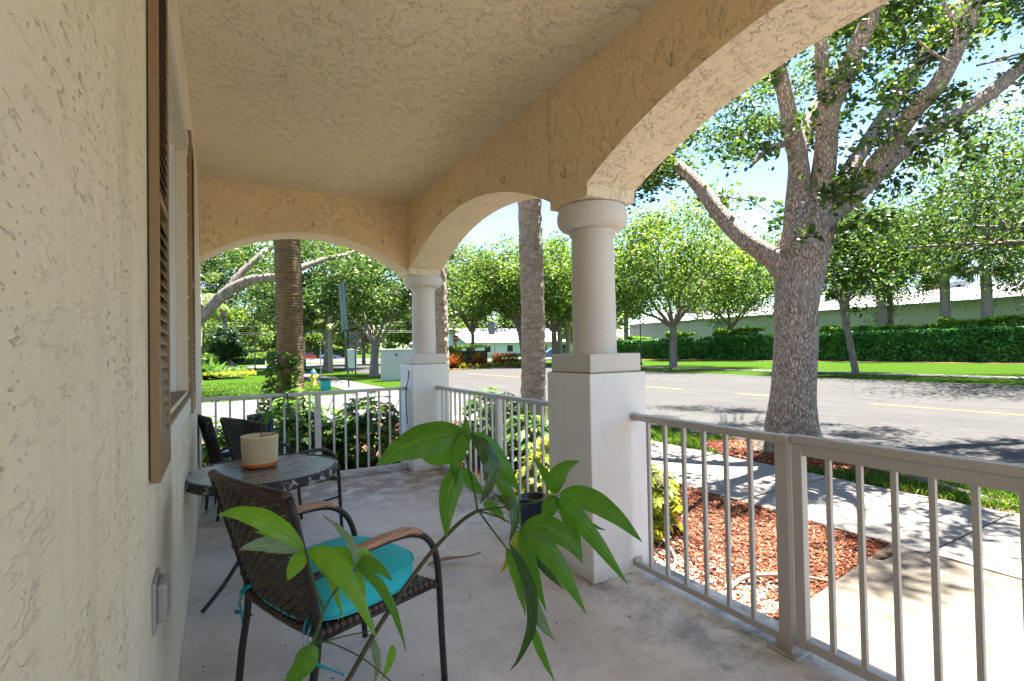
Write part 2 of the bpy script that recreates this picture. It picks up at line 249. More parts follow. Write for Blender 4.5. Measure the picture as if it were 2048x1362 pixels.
plain('cabinet_green',(.34,.36,.34),.5,var=.05); plain('car_red',(.50,.03,.015),.25); plain('car_white',(.75,.75,.75),.25); plain('car_dark',(.06,.065,.07),.25); plain('car_blue',(.10,.18,.34),.25); plain('rubber',(.015,.015,.015),.8); plain('rim_metal',(.5,.5,.5),.35,metal=.8)
plain('brick_red',(0.455,0.156,0.104),.9,var=.2); plain('root_wood',(0.26,0.195,0.143),.85,var=.4,vs_=20,bump=.6,bsc=30,bd=.01)
# ------------------------------------------------------------------ mesh helpers
def link(o,parent=None):
    COL.objects.link(o)
    if parent is not None: o.parent=parent
    return o
def mesh_obj(name,verts,faces,mat,parent=None,smooth=False,loc=(0,0,0)):
    me=bpy.data.meshes.new(name); me.from_pydata([tuple(v) for v in verts],[],faces); me.materials.append(M[mat])
    if smooth: me.polygons.foreach_set('use_smooth',[True]*len(me.polygons))
    me.update(); o=bpy.data.objects.new(name,me); o.location=loc; return link(o,parent)
def tag(o,label=None,cat=None,group=None,kind=None):
    if label: o['label']=label
    if cat: o['category']=cat
    if group: o['group']=group
    if kind: o['kind']=kind
    return o
def thing(name,label,cat,loc=(0,0,0),rz=0,group=None):
    o=bpy.data.objects.new(name,None); o.empty_display_size=.1; COL.objects.link(o); o.location=loc; o.rotation_euler=(0,0,rz); return tag(o,label,cat,group)
class MB:
    def __init__(s): s.v=[]; s.f=[]
    def add(s,v,f):
        k=len(s.v); s.v+= [tuple(a) for a in v]; s.f+=[tuple(i+k for i in q) for q in f]; return s
    def box(s,a,b,bev=0,rz=0,piv=None):
        (x0,y0,z0),(x1,y1,z1)=a,b
        if bev<=0:
            V=[(x0,y0,z0),(x1,y0,z0),(x1,y1,z0),(x0,y1,z0),(x0,y0,z1),(x1,y0,z1),(x1,y1,z1),(x0,y1,z1)]
            F=[(0,3,2,1),(4,5,6,7),(0,1,5,4),(1,2,6,5),(2,3,7,6),(3,0,4,7)]
        else:
            bm=bmesh.new(); bmesh.ops.create_cube(bm,size=1)
            for q in bm.verts: q.co=Vector(((x0+x1)/2+q.co.x*(x1-x0),(y0+y1)/2+q.co.y*(y1-y0),(z0+z1)/2+q.co.z*(z1-z0)))
            bmesh.ops.bevel(bm,geom=bm.edges[:],offset=bev,segments=2,affect='EDGES',profile=.5)
            bm.verts.ensure_lookup_table(); bm.verts.index_update(); V=[tuple(q.co) for q in bm.verts]; F=[tuple(q.index for q in f.verts) for f in bm.faces]; bm.free()
        if rz:
            cx,cy=piv or ((x0+x1)/2,(y0+y1)/2); c_,s_=math.cos(rz),math.sin(rz); V=[(cx+(x-cx)*c_-(y-cy)*s_,cy+(x-cx)*s_+(y-cy)*c_,z) for x,y,z in V]
        return s.add(V,F)
    def tube(s,pts,rad,n=8,sub=0,cap=True,jit=0):
        P=[Vector(p) for p in pts]; Rr=list(rad) if hasattr(rad,'__len__') else [rad]*len(P)
        if sub:
            Q=[];T=[]
            for i in range(len(P)-1):
                p0=P[max(i-1,0)];p1=P[i];p2=P[i+1];p3=P[min(i+2,len(P)-1)]
                for k in range(sub):
                    t=k/sub; Q.append(.5*((2*p1)+(p2-p0)*t+(2*p0-5*p1+4*p2-p3)*t*t+(3*p1-p0-3*p2+p3)*t**3)); T.append(Rr[i]*(1-t)+Rr[i+1]*t)
            Q.append(P[-1]);T.append(Rr[-1]);P,Rr=Q,T
        V=[];F=[]; prev=None
        for i,p in enumerate(P):
            d=(P[min(i+1,len(P)-1)]-P[max(i-1,0)])
            d=d.normalized() if d.length>1e-9 else Vector((0,0,1))
            if prev is None: a=d.cross(Vector((0,0,1)) if abs(d.z)<.9 else Vector((1,0,0))).normalized()
            else: a=(prev-d*prev.dot(d)); a=a.normalized() if a.length>1e-6 else d.orthogonal().normalized()
            prev=a; b=d.cross(a)
            for k in range(n):
                t=2*PI*k/n; r=Rr[i]*(1+(random.uniform(-jit,jit) if jit else 0)); V.append(p+a*(math.cos(t)*r)+b*(math.sin(t)*r))
            if i:
                o=(i-1)*n
                for k in range(n): F.append((o+k,o+(k+1)%n,o+n+(k+1)%n,o+n+k))
        if cap:
            F.append(tuple(range(n-1,-1,-1))); o=(len(P)-1)*n; F.append(tuple(range(o,o+n)))
        return s.add(V,F)
    def lathe(s,prof,c=(0,0,0),n=32,close=False):
        V=[];F=[]
        for r,z in prof:
            for k in range(n): t=2*PI*k/n; V.append((c[0]+r*math.cos(t),c[1]+r*math.sin(t),c[2]+z))
        for i in range(len(prof)-1):
            for k in range(n): F.append((i*n+k,i*n+(k+1)%n,(i+1)*n+(k+1)%n,(i+1)*n+k))
        if close: F.append(tuple(range(n-1,-1,-1))); o=(len(prof)-1)*n; F.append(tuple(range(o,o+n)))
        return s.add(V,F)
    def build(s,name,mat,parent=None,smooth=False,loc=(0,0,0)): return mesh_obj(name,s.v,s.f,mat,parent,smooth,loc)
def struct(o): o['kind']='structure'; return o
def np_mesh(name,V,F,mat,parent=None,loc=(0,0,0)):
    me=bpy.data.meshes.new(name); V=np.asarray(V,dtype=np.float32); F=np.asarray(F,dtype=np.int32); k=F.shape[1]
    me.vertices.add(len(V)); me.vertices.foreach_set('co',V.ravel()); me.loops.add(F.size); me.loops.foreach_set('vertex_index',F.ravel())
    me.polygons.add(len(F)); me.polygons.foreach_set('loop_start',np.arange(0,F.size,k,dtype=np.int32)); me.polygons.foreach_set('loop_total',np.full(len(F),k,dtype=np.int32))
    me.materials.append(M[mat]); me.update(calc_edges=True); me.validate(); o=bpy.data.objects.new(name,me); o.location=loc; return link(o,parent)
def leaf_cards(P,size,asp=.45,upbias=.3,jitter=.35,rng=RNG):
    P=np.asarray(P); N=len(P); d=rng.normal(size=(N,3)); d[:,2]*=.6; d/=np.linalg.norm(d,axis=1)[:,None]
    nrm=rng.normal(size=(N,3)); nrm[:,2]+=upbias*2; s=np.cross(d,nrm); s/=np.linalg.norm(s,axis=1)[:,None]+1e-9
    L=(size*(1+jitter*rng.uniform(-1,1,N)))[:,None]; 
    V=np.stack([P-d*L*.5,P+s*L*asp*.5,P+d*L*.5,P-s*L*asp*.5],1).reshape(-1,3); F=np.arange(4*N).reshape(N,4); return V,F
def clone(root,loc,rz=None,sc=None,label=None,group=None):
    r=root.copy(); COL.objects.link(r); r.location=loc
    if rz is not None: r.rotation_euler=(0,0,rz)
    if sc is not None: r.scale=(sc,sc,sc) if isinstance(sc,(int,float)) else sc
    if label: r['label']=label
    if group: r['group']=group
    for ch in list(root.children):
        c=ch.copy(); COL.objects.link(c); c.parent=r
        for g in list(ch.children):
            e=g.copy(); COL.objects.link(e); e.parent=c
    return r
LEAF=[[[0.387,0.842,1.25],[0.303,0.862,1.243],[0.23,0.875,1.205],0.0633,0,0.35],[[0.412,0.897,1.238],[0.381,0.962,1.189],[0.35,1.026,1.202],0.0381,1,0.5],[[0.369,0.83,1.197],[0.344,0.828,1.149],[0.334,0.818,1.079],0.0377,0,0.1],[[0.383,0.833,1.254],[0.361,0.834,1.224],[0.357,0.826,1.163],0.0381,0,0.5],[[0.383,0.821,1.253],[0.41,0.789,1.199],[0.384,0.788,1.136],0.0336,2,-0.5],[[0.399,0.847,1.246],[0.442,0.84,1.213],[0.486,0.833,1.147],0.0347,0,-0.5],[[0.392,0.851,1.226],[0.394,0.861,1.252],[0.398,0.87,1.275],0.0181,0,0],[[0.396,0.873,1.18],[0.414,0.88,1.144],[0.443,0.882,1.12],0.0256,0,0.4],[[0.454,0.874,1.16],[0.488,0.867,1.116],[0.511,0.867,1.052],0.0249,0,-0.3],[[0.455,0.896,1.198],[0.499,0.906,1.151],[0.54,0.918,1.101],0.0269,0,0.3],[[0.435,0.875,1.109],[0.467,0.891,1.085],[0.498,0.909,1.05],0.0217,0,0.3],[[0.519,0.745,1.141],[0.565,0.696,1.132],[0.617,0.644,1.07],0.0404,0,-0.2],[[0.519,0.745,1.137],[0.556,0.714,1.08],[0.609,0.673,0.989],0.0309,0,0.2],[[0.53,0.762,1.129],[0.553,0.761,1.077],[0.578,0.76,1.01],0.0275,0,0.4],[[0.533,0.772,1.134],[0.545,0.782,1.169],[0.588,0.774,1.187],0.0334,0,-0.2],[[0.548,0.798,1.125],[0.549,0.826,1.15],[0.536,0.861,1.189],0.0201,0,0.2],[[0.526,0.764,1.133],[0.512,0.767,1.114],[0.499,0.769,1.085],0.0303,0,0.1],[[0.451,0.762,1.091],[0.495,0.725,1.09],[0.53,0.695,1.036],0.0408,0,-0.2],[[0.441,0.745,1.094],[0.473,0.71,1.057],[0.515,0.67,0.966],0.0373,0,0.1],[[0.45,0.763,1.085],[0.46,0.752,1.028],[0.481,0.736,0.95],0.0263,0,0.3],[[0.472,0.808,1.068],[0.475,0.83,1.03],[0.46,0.863,0.972],0.025,3,0.4],[[0.437,0.794,1.049],[0.445,0.779,1.005],[0.455,0.763,0.938],0.0229,0,0.6],[[0.115,0.874,1.085],[0.082,0.905,1.104],[0.046,0.937,1.111],0.0157,5,0.5],[[0.119,0.861,1.086],[0.156,0.858,1.044],[0.194,0.854,1.007],0.0179,0,-0.5],[[0.458,0.781,1.08],[0.493,0.78,1.02],[0.543,0.77,0.958],0.0202,2,0.4],[[0.54,0.779,1.125],[0.579,0.781,1.085],[0.643,0.768,1.048],0.0183,2,-0.5],[[0.408,0.774,1.15],[0.431,0.75,1.128],[0.417,0.748,1.073],0.026,2,-0.7],[[0.412,0.739,1.079],[0.435,0.71,0.977],[0.398,0.716,0.889],0.0239,2,0.6],[[0.445,0.744,1.01],[0.459,0.737,0.954],[0.489,0.721,0.904],0.027,4,0.5],[[0.461,0.748,0.926],[0.471,0.743,0.885],[0.493,0.732,0.83],0.0156,0,0.2],[[0.113,0.864,1.092],[0.052,0.881,1.148],[-0.005,0.896,1.157],0.0323,5,0.3],[[0.111,0.865,1.089],[0.065,0.88,1.103],[0.023,0.892,1.1],0.0275,4,-0.4],[[0.114,0.864,1.086],[0.1,0.867,1.069],[0.088,0.868,1.046],0.0263,5,0.2],[[0.114,0.841,1.095],[0.154,0.8,1.073],[0.197,0.761,0.978],0.0326,5,-0.2],[[0.118,0.861,1.087],[0.142,0.854,1.064],[0.167,0.847,0.974],0.0191,5,0.3],[[0.188,0.845,1.054],[0.183,0.864,1.092],[0.147,0.902,1.129],0.0147,4,0.5],[[0.188,0.845,1.052],[0.18,0.86,1.069],[0.157,0.885,1.081],0.0208,5,0.2],[[0.188,0.845,1.054],[0.211,0.832,1.058],[0.239,0.816,1.03],0.0245,0,-0.4],[[0.187,0.857,1.053],[0.2,0.861,1.068],[0.221,0.86,1.054],0.0186,5,0.3],[[0.181,0.814,1.063],[0.217,0.783,1.027],[0.241,0.759,0.945],0.0165,0,0.4],[[0.185,0.835,1.055],[0.192,0.831,1.029],[0.198,0.829,1.004],0.0133,5,0.2],[[0.115,0.819,0.965],[0.102,0.816,0.94],[0.072,0.822,0.911],0.0341,0,0.2],[[0.2,0.817,0.956],[0.21,0.812,0.915],[0.206,0.815,0.876],0.0155,4,0.6],[[0.232,0.799,0.938],[0.229,0.801,0.915],[0.216,0.809,0.882],0.0132,5,0.2],[[0.21,0.834,0.95],[0.208,0.835,0.964],[0.203,0.837,0.978],0.0086,4,0.2]]
STEMS=[[[[0.097,0.81,0.808],[0.123,0.794,0.866],[0.162,0.794,0.909],[0.215,0.808,0.97],[0.298,0.828,1.046],[0.366,0.834,1.095],[0.405,0.835,1.11]],0.0044,0.0032,1],[[[0.097,0.81,0.808],[0.092,0.823,0.859],[0.1,0.829,0.91],[0.118,0.829,0.958],[0.134,0.831,1.002],[0.127,0.846,1.032],[0.115,0.863,1.089]],0.0035,0.0018,0],[[[0.402,0.836,1.109],[0.397,0.838,1.147],[0.383,0.845,1.219],[0.388,0.841,1.252]],0.0022,0.0016,0],[[[0.405,0.835,1.11],[0.445,0.811,1.115],[0.487,0.775,1.126],[0.524,0.754,1.137]],0.0018,0.0013,0],[[[0.404,0.835,1.109],[0.433,0.807,1.099],[0.455,0.772,1.085]],0.0018,0.0013,0],[[[0.404,0.835,1.109],[0.421,0.814,1.077],[0.433,0.785,1.052]],0.002,0.0014,0],[[[0.433,0.785,1.052],[0.443,0.757,1.031],[0.448,0.742,1.001],[0.463,0.747,0.928]],0.0012,0.0009,0],[[[0.134,0.831,1.002],[0.149,0.833,1.024],[0.168,0.833,1.042],[0.188,0.845,1.052]],0.0018,0.0014,0],[[[0.118,0.829,0.958],[0.157,0.819,0.963],[0.202,0.816,0.961]],0.0014,0.001,0],[[[0.115,0.831,0.96],[0.141,0.816,0.961],[0.187,0.79,0.934],[0.226,0.768,0.895]],0.0014,0.0012,0],[[[0.43,0.831,1.125],[0.43,0.82,1.137],[0.415,0.782,1.147]],0.0016,0.0012,0]]
OAK=[[[6.891,4.262,-0.252,0.508],[6.898,4.254,-0.078,0.433],[6.907,4.244,0.201,0.339],[6.934,4.218,0.689,0.284],[6.963,4.189,1.317,0.271],[6.98,4.168,1.875,0.278],[7.019,4.137,2.293,0.298],[7.07,4.1,2.711,0.332],[7.17,4.035,3.058,0.312],[7.28,3.968,3.265,0.271]],[[6.999,4.153,2.084,0.18],[6.791,4.265,2.507,0.156],[6.55,4.399,2.722,0.132],[6.425,4.695,3.038,0.123],[6.348,4.962,3.435,0.114],[6.31,5.207,3.819,0.104],[6.274,5.453,4.12,0.087],[6.206,5.717,4.384,0.068],[6.185,6.414,4.77,0.051],[6.06,7.164,5.471,0.031]],[[7.045,4.117,2.572,0.186],[6.994,4.136,3.061,0.168],[7.009,4.121,3.41,0.156],[6.926,4.044,3.863,0.13],[6.743,4.024,4.372,0.111],[6.556,4.006,4.866,0.092],[6.406,3.97,5.211,0.074],[6.158,3.873,5.674,0.055],[5.655,3.689,6.253,0.031]],[[7.031,4.099,3.898,0.09],[7.32,4.153,4.433,0.099],[7.702,4.153,4.955,0.108],[8.347,4.114,5.665,0.112],[8.983,4.08,6.38,0.11],[9.571,4.071,7.219,0.092],[10.144,4.06,8.62,0.051]],[[7.145,4.051,2.988,0.18],[7.18,3.905,3.514,0.154],[7.152,3.796,4.025,0.14],[7.087,3.708,4.52,0.132],[7.169,3.537,4.932,0.125],[7.223,3.384,5.297,0.106],[7.266,3.236,5.65,0.093],[7.236,3.011,6.259,0.064],[7.117,2.832,7.062,0.031]],[[7.081,3.71,4.554,0.104],[6.912,3.683,5.003,0.085],[6.785,3.632,5.469,0.067],[6.3,3.44,5.955,0.042],[5.825,3.355,6.551,0.02]],[[7.341,3.933,3.263,0.132],[7.737,3.928,3.671,0.105],[8.527,3.92,4.431,0.104],[9.319,3.911,5.178,0.116],[10.147,3.88,6.025,0.122],[11.047,3.806,6.934,0.128],[12.104,3.64,7.902,0.11],[13.293,3.391,9.216,0.066]],[[7.31,3.951,3.229,0.15],[7.43,3.646,3.51,0.123],[7.59,3.316,3.869,0.108],[7.699,3.013,4.331,0.11],[7.717,2.768,4.545,0.101],[7.81,2.592,4.948,0.089],[7.832,2.456,5.307,0.088],[7.783,2.363,5.595,0.071],[7.425,2.211,6.226,0.039]],[[7.279,3.971,3.125,0.168],[7.752,3.809,3.425,0.134],[8.236,3.637,3.839,0.111],[8.675,3.376,4.297,0.105],[9.238,3.161,4.618,0.106],[9.714,2.881,4.971,0.1],[10.177,2.606,5.398,0.094],[10.825,2.222,5.966,0.075],[11.777,1.659,6.746,0.044]],[[6.955,4.136,4.214,0.054],[6.516,4.046,4.065,0.046],[6.154,4.026,3.893,0.036],[5.814,3.996,3.65,0.019]],[[6.929,2.402,5.158,0.019],[7.023,2.352,4.935,0.019],[7.069,2.33,4.703,0.017]],[[7.045,2.686,4.9,0.015],[7.195,2.603,4.752,0.015],[7.495,2.547,4.687,0.018]]]
# ------------------------------------------------------------------ ground and roads
GZ=-.13
def sheet(name,poly,z,mat): 
    return struct(mesh_obj(name,[(x,y,z) for x,y in poly],[tuple(range(len(poly)))],mat))
sheet('ground',[(-700,-700),(700,-700),(700,900),(-700,900)],GZ-.012,'grass_ground')
sheet('road',[(7.25,-120),(23.2,-120),(23.2,31),(23.2,56),(60,56),(60,62),(-90,62),(-90,56),(9.0,56),(9.0,30),(7.9,19),(7.25,17),(7.25,6),(6.95,2),(7.1,-2)],GZ+.004,'asphalt')
sheet('far_pavement',[(-90,62.01),(60,62.01),(60,76),(-90,76)],GZ+.004,'far_pavement')
sheet('parking_lot',[(-60,84),(34,84),(34,150),(-60,150)],GZ+.004,'far_pavement')
sheet('driveway',[(-30,10.9),(7.2,10.9),(7.2,17.2),(7.85,19),(-30,19)],GZ+.008,'far_pavement')
for k,(y0,y1) in enumerate([(-40,6.6),(8.8,10.4),(12.5,30)]):
    struct(MB().box((14.0,y0,GZ+.004),(14.11,y1,GZ+.011)).build('centre_line','yellow_paint'))
# sidewalk of separate slabs (near) with joints
sw=struct(mesh_obj('sidewalk',[(4.36,-30,GZ-.004),(6.0,-30,GZ-.004),(6.0,10.88,GZ-.004),(4.36,10.88,GZ-.004)],[(0,1,2,3)],'joint_dirt'))
slab_me=None
for k in range(-4,8):
    y0=1.72+k*1.53-.0; 
    if y0+1.5>10.9: continue
    mb=MB(); mb.box((4.375,.0,GZ-.05),(5.985,1.505,GZ+.018),.006)
    if slab_me is None: o=mb.build('paving_slab','sidewalk_concrete',sw,loc=(0,y0,0)); slab_me=o
    else: o=slab_me.copy(); COL.objects.link(o); o.location=(0,y0,0)
    o.rotation_euler=(0,random.uniform(-.002,.002),0); o.parent=sw
fs=sheet('lawn_sidewalk',[(4.36,19.02),(6.0,19.02),(6.0,56),(4.36,56)],GZ+.010,'far_pavement')
sheet('far_sidewalk',[(27.2,-60),(28.7,-60),(28.7,55),(27.2,55)],GZ+.006,'far_pavement')
# walkway from the gate
wk=struct(mesh_obj('walkway',[(2.46,-3,GZ-.004),(4.37,-3,GZ-.004),(4.37,1.95,GZ-.004),(2.46,1.72,GZ-.004)],[(0,1,2,3)],'joint_dirt'))
def slabpoly(pts,z0,z1,mat,par):
    n_=len(pts); V=[(x,y,z1) for x,y in pts]+[(x,y,z0) for x,y in pts]; F=[tuple(range(n_))]+[(i,i+n_,(i+1)%n_+n_,(i+1)%n_) for i in range(n_)]
    return mesh_obj('paving_slab',V,F,mat,par)
slabpoly([(2.47,.02),(4.355,.16),(4.355,1.93),(2.47,1.70)],GZ-.05,GZ+.022,'walk_concrete',wk)
slabpoly([(2.47,-1.6),(4.355,-1.6),(4.355,.145),(2.47,.005)],GZ-.05,GZ+.020,'walk_concrete',wk)
slabpoly([(2.47,-3.2),(4.355,-3.2),(4.355,-1.615),(2.47,-1.615)],GZ-.05,GZ+.021,'walk_concrete',wk)
sheet('bounce_court',[(-7,-30),(4.36,-30),(4.36,-4.6),(2.46,-4.6),(2.46,-4.25),(-7,-4.25)],GZ+.006,'walk_concrete')  # unseen paving added behind the camera, bounces sunlight into the porch
# planting bed soil
def bumpy(name,x0,x1,y0,y1,z,mat,step=.09,amp=.03,clip=None):
    nx=int((x1-x0)/step)+1; ny=int((y1-y0)/step)+1; V=[];F=[]
    for j in range(ny+1):
        for i in range(nx+1):
            x=x0+(x1-x0)*i/nx; y=y0+(y1-y0)*j/ny
            if clip: y=max(y,clip(x)) if j==0 else y
            V.append((x,y,z+amp*mn.noise((x*2.1,y*2.1,3))+.5*amp*mn.noise((x*7,y*7,1))))
    for j in range(ny):
        for i in range(nx):
            a=j*(nx+1)+i; F.append((a,a+1,a+nx+2,a+nx+1))
    return struct(mesh_obj(name,V,F,mat,smooth=True))
edge_y=lambda x: 1.71+(x-2.47)*.118
bumpy('planting_bed',2.47,4.355,1.72,10.85,GZ+.012,'soil',clip=edge_y)
bumpy('end_bed',-3.0,2.46,6.25,10.85,GZ+.012,'soil')
def chips(name,pts,zf,mat,L=(.018,.055),W=(.006,.016),T=.004,tilt=.45,rng=RNG):
    N=len(pts); l=rng.uniform(*L,N); w_=rng.uniform(*W,N); a=rng.uniform(0,2*PI,N); ti=rng.normal(0,tilt,N); ro=rng.normal(0,tilt,N)
    ca,sa=np.cos(a),np.sin(a); ct,st_=np.cos(ti),np.sin(ti)
    u=np.stack([ca*ct,sa*ct,st_],1); v0=np.stack([-sa,ca,np.zeros(N)],1); nn=np.cross(u,v0); v=v0*np.cos(ro)[:,None]+nn*np.sin(ro)[:,None]; nn=np.cross(u,v)
    P=np.array([(x,y,zf(x,y)) for x,y in pts]); P[:,2]+=rng.uniform(0,.012,N)
    V=[]
    for sx,sy,sz in ((-1,-1,-1),(1,-.6,-1),(1,.7,-1),(-1,1,-1),(-1,-1,1),(1,-.6,1),(1,.7,1),(-1,1,1)):
        V.append(P+u*(l*.5*sx)[:,None]+v*(w_*.5*sy)[:,None]+nn*(T*.5*sz))
    V=np.stack(V,1).reshape(-1,3); q=np.array([(4,5,6,7),(0,3,2,1),(0,1,5,4),(1,2,6,5),(2,3,7,6),(3,0,4,7)])
    F=(q[None]+8*np.arange(N)[:,None,None]).reshape(-1,4); return tag(np_mesh(name,V,F,mat),kind='stuff')
bedz=lambda x,y: GZ+.012+.03*mn.noise((x*2.1,y*2.1,3))+.015*mn.noise((x*7,y*7,1))
pts=[(x,y) for x,y in zip(RNG.uniform(2.48,4.36,21000),1.7+4.6*RNG.uniform(0,1,21000)**1.35) if y>edge_y(x)+.005]
o=chips('mulch_chips',pts,bedz,'mulch_chip'); o['label']='red wood chip mulch covering the bed beside the gate'
pts=[(x,y) for x,y in zip(RNG.uniform(-2.6,2.45,7000),RNG.uniform(6.3,10.8,7000))]+list(zip(RNG.uniform(2.5,4.35,5000),RNG.uniform(6,10.8,5000)))
o=chips('mulch_chips',pts,bedz,'mulch_chip',L=(.03,.08),W=(.01,.025)); o['label']='brown red mulch under the shrubs beyond the end railing'
pts=[]
while len(pts)<7500:
    a=random.uniform(0,2*PI); r_=1.25*math.sqrt(random.random()); x,y=6.75+r_*.62*math.cos(a),4.3+r_*.98*math.sin(a)
    if 6.02<x<7.2: pts.append((x,y))
o=chips('mulch_chips',pts,lambda x,y:GZ+.0+.06*max(0,1-((x-6.8)**2+(y-4.3)**2)),'mulch_chip',L=(.03,.08),W=(.008,.02)); o['label']='dark red mulch ring around the big oak trunk'
pts=list(zip(RNG.normal(2.62,.10,420),RNG.uniform(1.75,3.2,420)))+list(zip(RNG.uniform(2.5,3.1,160),RNG.uniform(1.8,3.0,160)))
pts=[p for p in pts if p[0]>2.49]
o=chips('shell_gravel',pts,bedz,'shell_stone',L=(.02,.05),W=(.015,.035),T=.012); o['label']='pale shell stones scattered along the porch edge'
# grass blades near
def blades(name,pts,h,mat='grass_blade',wd=.006,rng=RNG):
    N=len(pts); P=np.array([(x,y,GZ-.008) for x,y in pts]); a=rng.uniform(0,2*PI,N); hh=h*rng.uniform(.5,1.3,N); ln=rng.uniform(.15,.8,N)*hh; b=a+rng.normal(0,.6,N)+1.57
    s=np.stack([np.cos(a),np.sin(a),np.zeros(N)],1)*wd; l=np.stack([np.cos(b)*ln,np.sin(b)*ln,hh],1); mid=P+l*np.array([.35,.35,.6])
    V=np.stack([P-s,P+s,mid+s*.7,P+l,mid-s*.7],1).reshape(-1,3); F=np.arange(5*N).reshape(N,5)
    return tag(np_mesh(name,V,F,mat),kind='stuff')
pts=[]
while len(pts)<42000:
    x=random.uniform(6.0,7.15); y=random.uniform(-2,11)**1.0
    nz_=mn.noise((x*1.6,y*1.6,9)); 
    if ((x-6.75)/.75)**2+((y-4.3)/1.15)**2<1: continue
    if nz_>-.22 or random.random()<.2: pts.append((x,y))
o=blades('grass',pts,.075); o['label']='patchy green grass strip between sidewalk and road'
pts=[(x,y) for x,y in zip(RNG.uniform(-6,4.3,16000),19.05+12*RNG.uniform(0,1,16000)**1.5)]; o=blades('grass',pts,.07,wd=.012); o['label']='mown lawn beyond the driveway'
sheet('verge_soil',[(6.0,-30),(7.1,-30),(6.98,2),(7.25,6),(7.25,10.9),(6.0,10.9)],GZ-.004,'soil')
# ------------------------------------------------------------------ house
XW=-.166; ZC=3.129; XB0,XB1=1.924,2.307
house=thing('house','cream stucco house with porch arches and brown louvered shutters','house',(0,0,0))
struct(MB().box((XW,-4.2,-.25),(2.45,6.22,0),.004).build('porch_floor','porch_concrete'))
wy0,wy1,wz0,wz1=2.0,3.50,1.19,2.60
wl=MB(); wl.box((XW-.3,-4.2,-.2),(XW,6.15,wz0-.0)); wl.box((XW-.3,-4.2,wz0),(XW,wy0,ZC)); wl.box((XW-.3,wy1,wz0),(XW,6.15,ZC)); wl.box((XW-.3,wy0,wz1),(XW,wy1,ZC))
wl.build('wall','stucco_wall',house)
MB().box((-7,-9,-.2),(XW-.31,6.15,6.6)).build('wall','stucco_wall',house)
MB().box((-7.3,-9.3,6.61),(XW+.2,6.6,6.9)).build('roof','brick_red',house)
MB().box((XW,-4.2,ZC),(XB1,6.15,3.42)).build('ceiling','stucco_ceiling',house)
MB().box((XW,-4.2,3.425),(XB1,6.15,4.10)).build('wall','stucco_wall',house)
MB().box((XW,-4.4,4.105),(3.78,6.9,4.25)).build('shade_eave','trim_cream',house)  # overhang out of view, added and sized to shade the porch edge
def arc_z(c,half,z0,rise):
    Rr=(half*half+rise*rise)/(2*rise); return lambda t: z0+rise-Rr+math.sqrt(max(0,Rr*Rr-(t-c)**2))
a1=arc_z(.96,1.445,2.395,.355); a2=arc_z(4.21,1.415,2.375,.352); aE=arc_z(.875,1.045,2.345,.345); a0=arc_z(-2.35,1.445,2.395,.355)
def profile_beam(samples,axis,c0,c1,mat_face,mat_soff,top):
    """samples: (t, z) along the beam; axis 'y' runs along y between x=c0..c1"""
    P=(lambda t,c,z:(c,t,z)) if axis=='y' else (lambda t,c,z:(t,c,z))
    fa=MB(); so_=MB(); 
    for (t0,z0),(t1,z1) in zip(samples,samples[1:]):
        so_.add([P(t0,c0,z0),P(t1,c0,z1),P(t1,c1,z1),P(t0,c1,z0)],[(0,1,2,3)])
        if abs(t1-t0)>1e-6:
            for c in (c0,c1): fa.add([P(t0,c,z0),P(t1,c,z1),P(t1,c,top),P(t0,c,top)],[(0,1,2,3)])
    f=fa.build('arch_beam',mat_face,house); s=so_.build('arch_soffit',mat_soff,house); return f,s
S=[(-4.2,2.32)]
def seg(fn,a,b,n=44): return [(a+(b-a)*i/n,fn(a+(b-a)*i/n)) for i in range(n+1)]
S=[(-4.2,a0(-3.79))]+[(-3.79,a0(-3.79))]+seg(a0,-3.79,-.90)+[(-.90,2.32),(-.49,2.32)]+seg(a1,-.485,2.405)+[(2.41,2.32),(2.80,2.32)]+seg(a2,2.795,5.625)+[(5.70,2.375),(5.70,2.30),(6.15,2.30)]
profile_beam(S,'y',XB0,XB1,'stucco_beam','stucco_soffit',ZC)
YE0,YE1=5.77,6.15
S=[(XW,aE(-.17))]+seg(aE,-.165,1.915)+[(1.92,2.305),(XB0,2.305)]
profile_beam(S,'x',YE0,YE1,'stucco_beam','stucco_soffit',ZC)
# window
win=MB().box((XW-.115,wy0,wz0),(XW-.085,wy0+.06,wz1)).box((XW-.115,wy1-.05,wz0),(XW-.050,wy1,wz1)).box((XW-.115,wy0+.06,wz1-.05),(XW-.07,wy1-.05,wz1)).box((XW-.115,wy0+.06,wz0),(XW-.075,wy1-.05,wz0+.045)).build('window','trim_white',house)
mz=1.95
MB().box((XW-.108,wy0+.06,mz-.025),(XW-.078,wy1-.052,mz+.02)).build('meeting_rail','trim_white',win)
MB().box((XW-.106,wy1-.10,wz0+.047),(XW-.082,wy1-.052,mz-.027)).box((XW-.106,wy0+.06,wz0+.047),(XW-.082,wy1-.102,wz0+.09)).build('sash','trim_white',win)
MB().box((XW-.122,wy1-.085,mz+.022),(XW-.095,wy1-.052,wz1-.052)).box((XW-.121,wy0+.06,2.27),(XW-.097,wy1-.09,2.285)).build('sash','trim_white',win)
MB().box((XW-.135,wy0+.02,wz0+.01),(XW-.124,wy1-.01,wz1-.01)).build('pane','window_glass',win)
MB().box((XW-.049,wy1-.006,wz0+.008),(XW-.001,wy1-.0005,wz1-.002)).build('jamb_lining','trim_cream',house)
MB().box((XW-.085,wy0,wz0),(XW-.002,wy1,wz0+.006)).build('window_sill','sill_dirty',house)
sb=MB().box((XW,1.95,1.065),(XW+.014,3.62,1.155),.003); sb.build('sill_band','trim_white',house)
MB().box((XW,1.95,1.157),(XW+.018,3.62,1.172)).build('sill_ledge','sill_dirty',house)
MB().box((XW,2.02,wz1+.005),(XW+.008,3.66,wz1+.05)).build('head_trim','trim_cream',house)
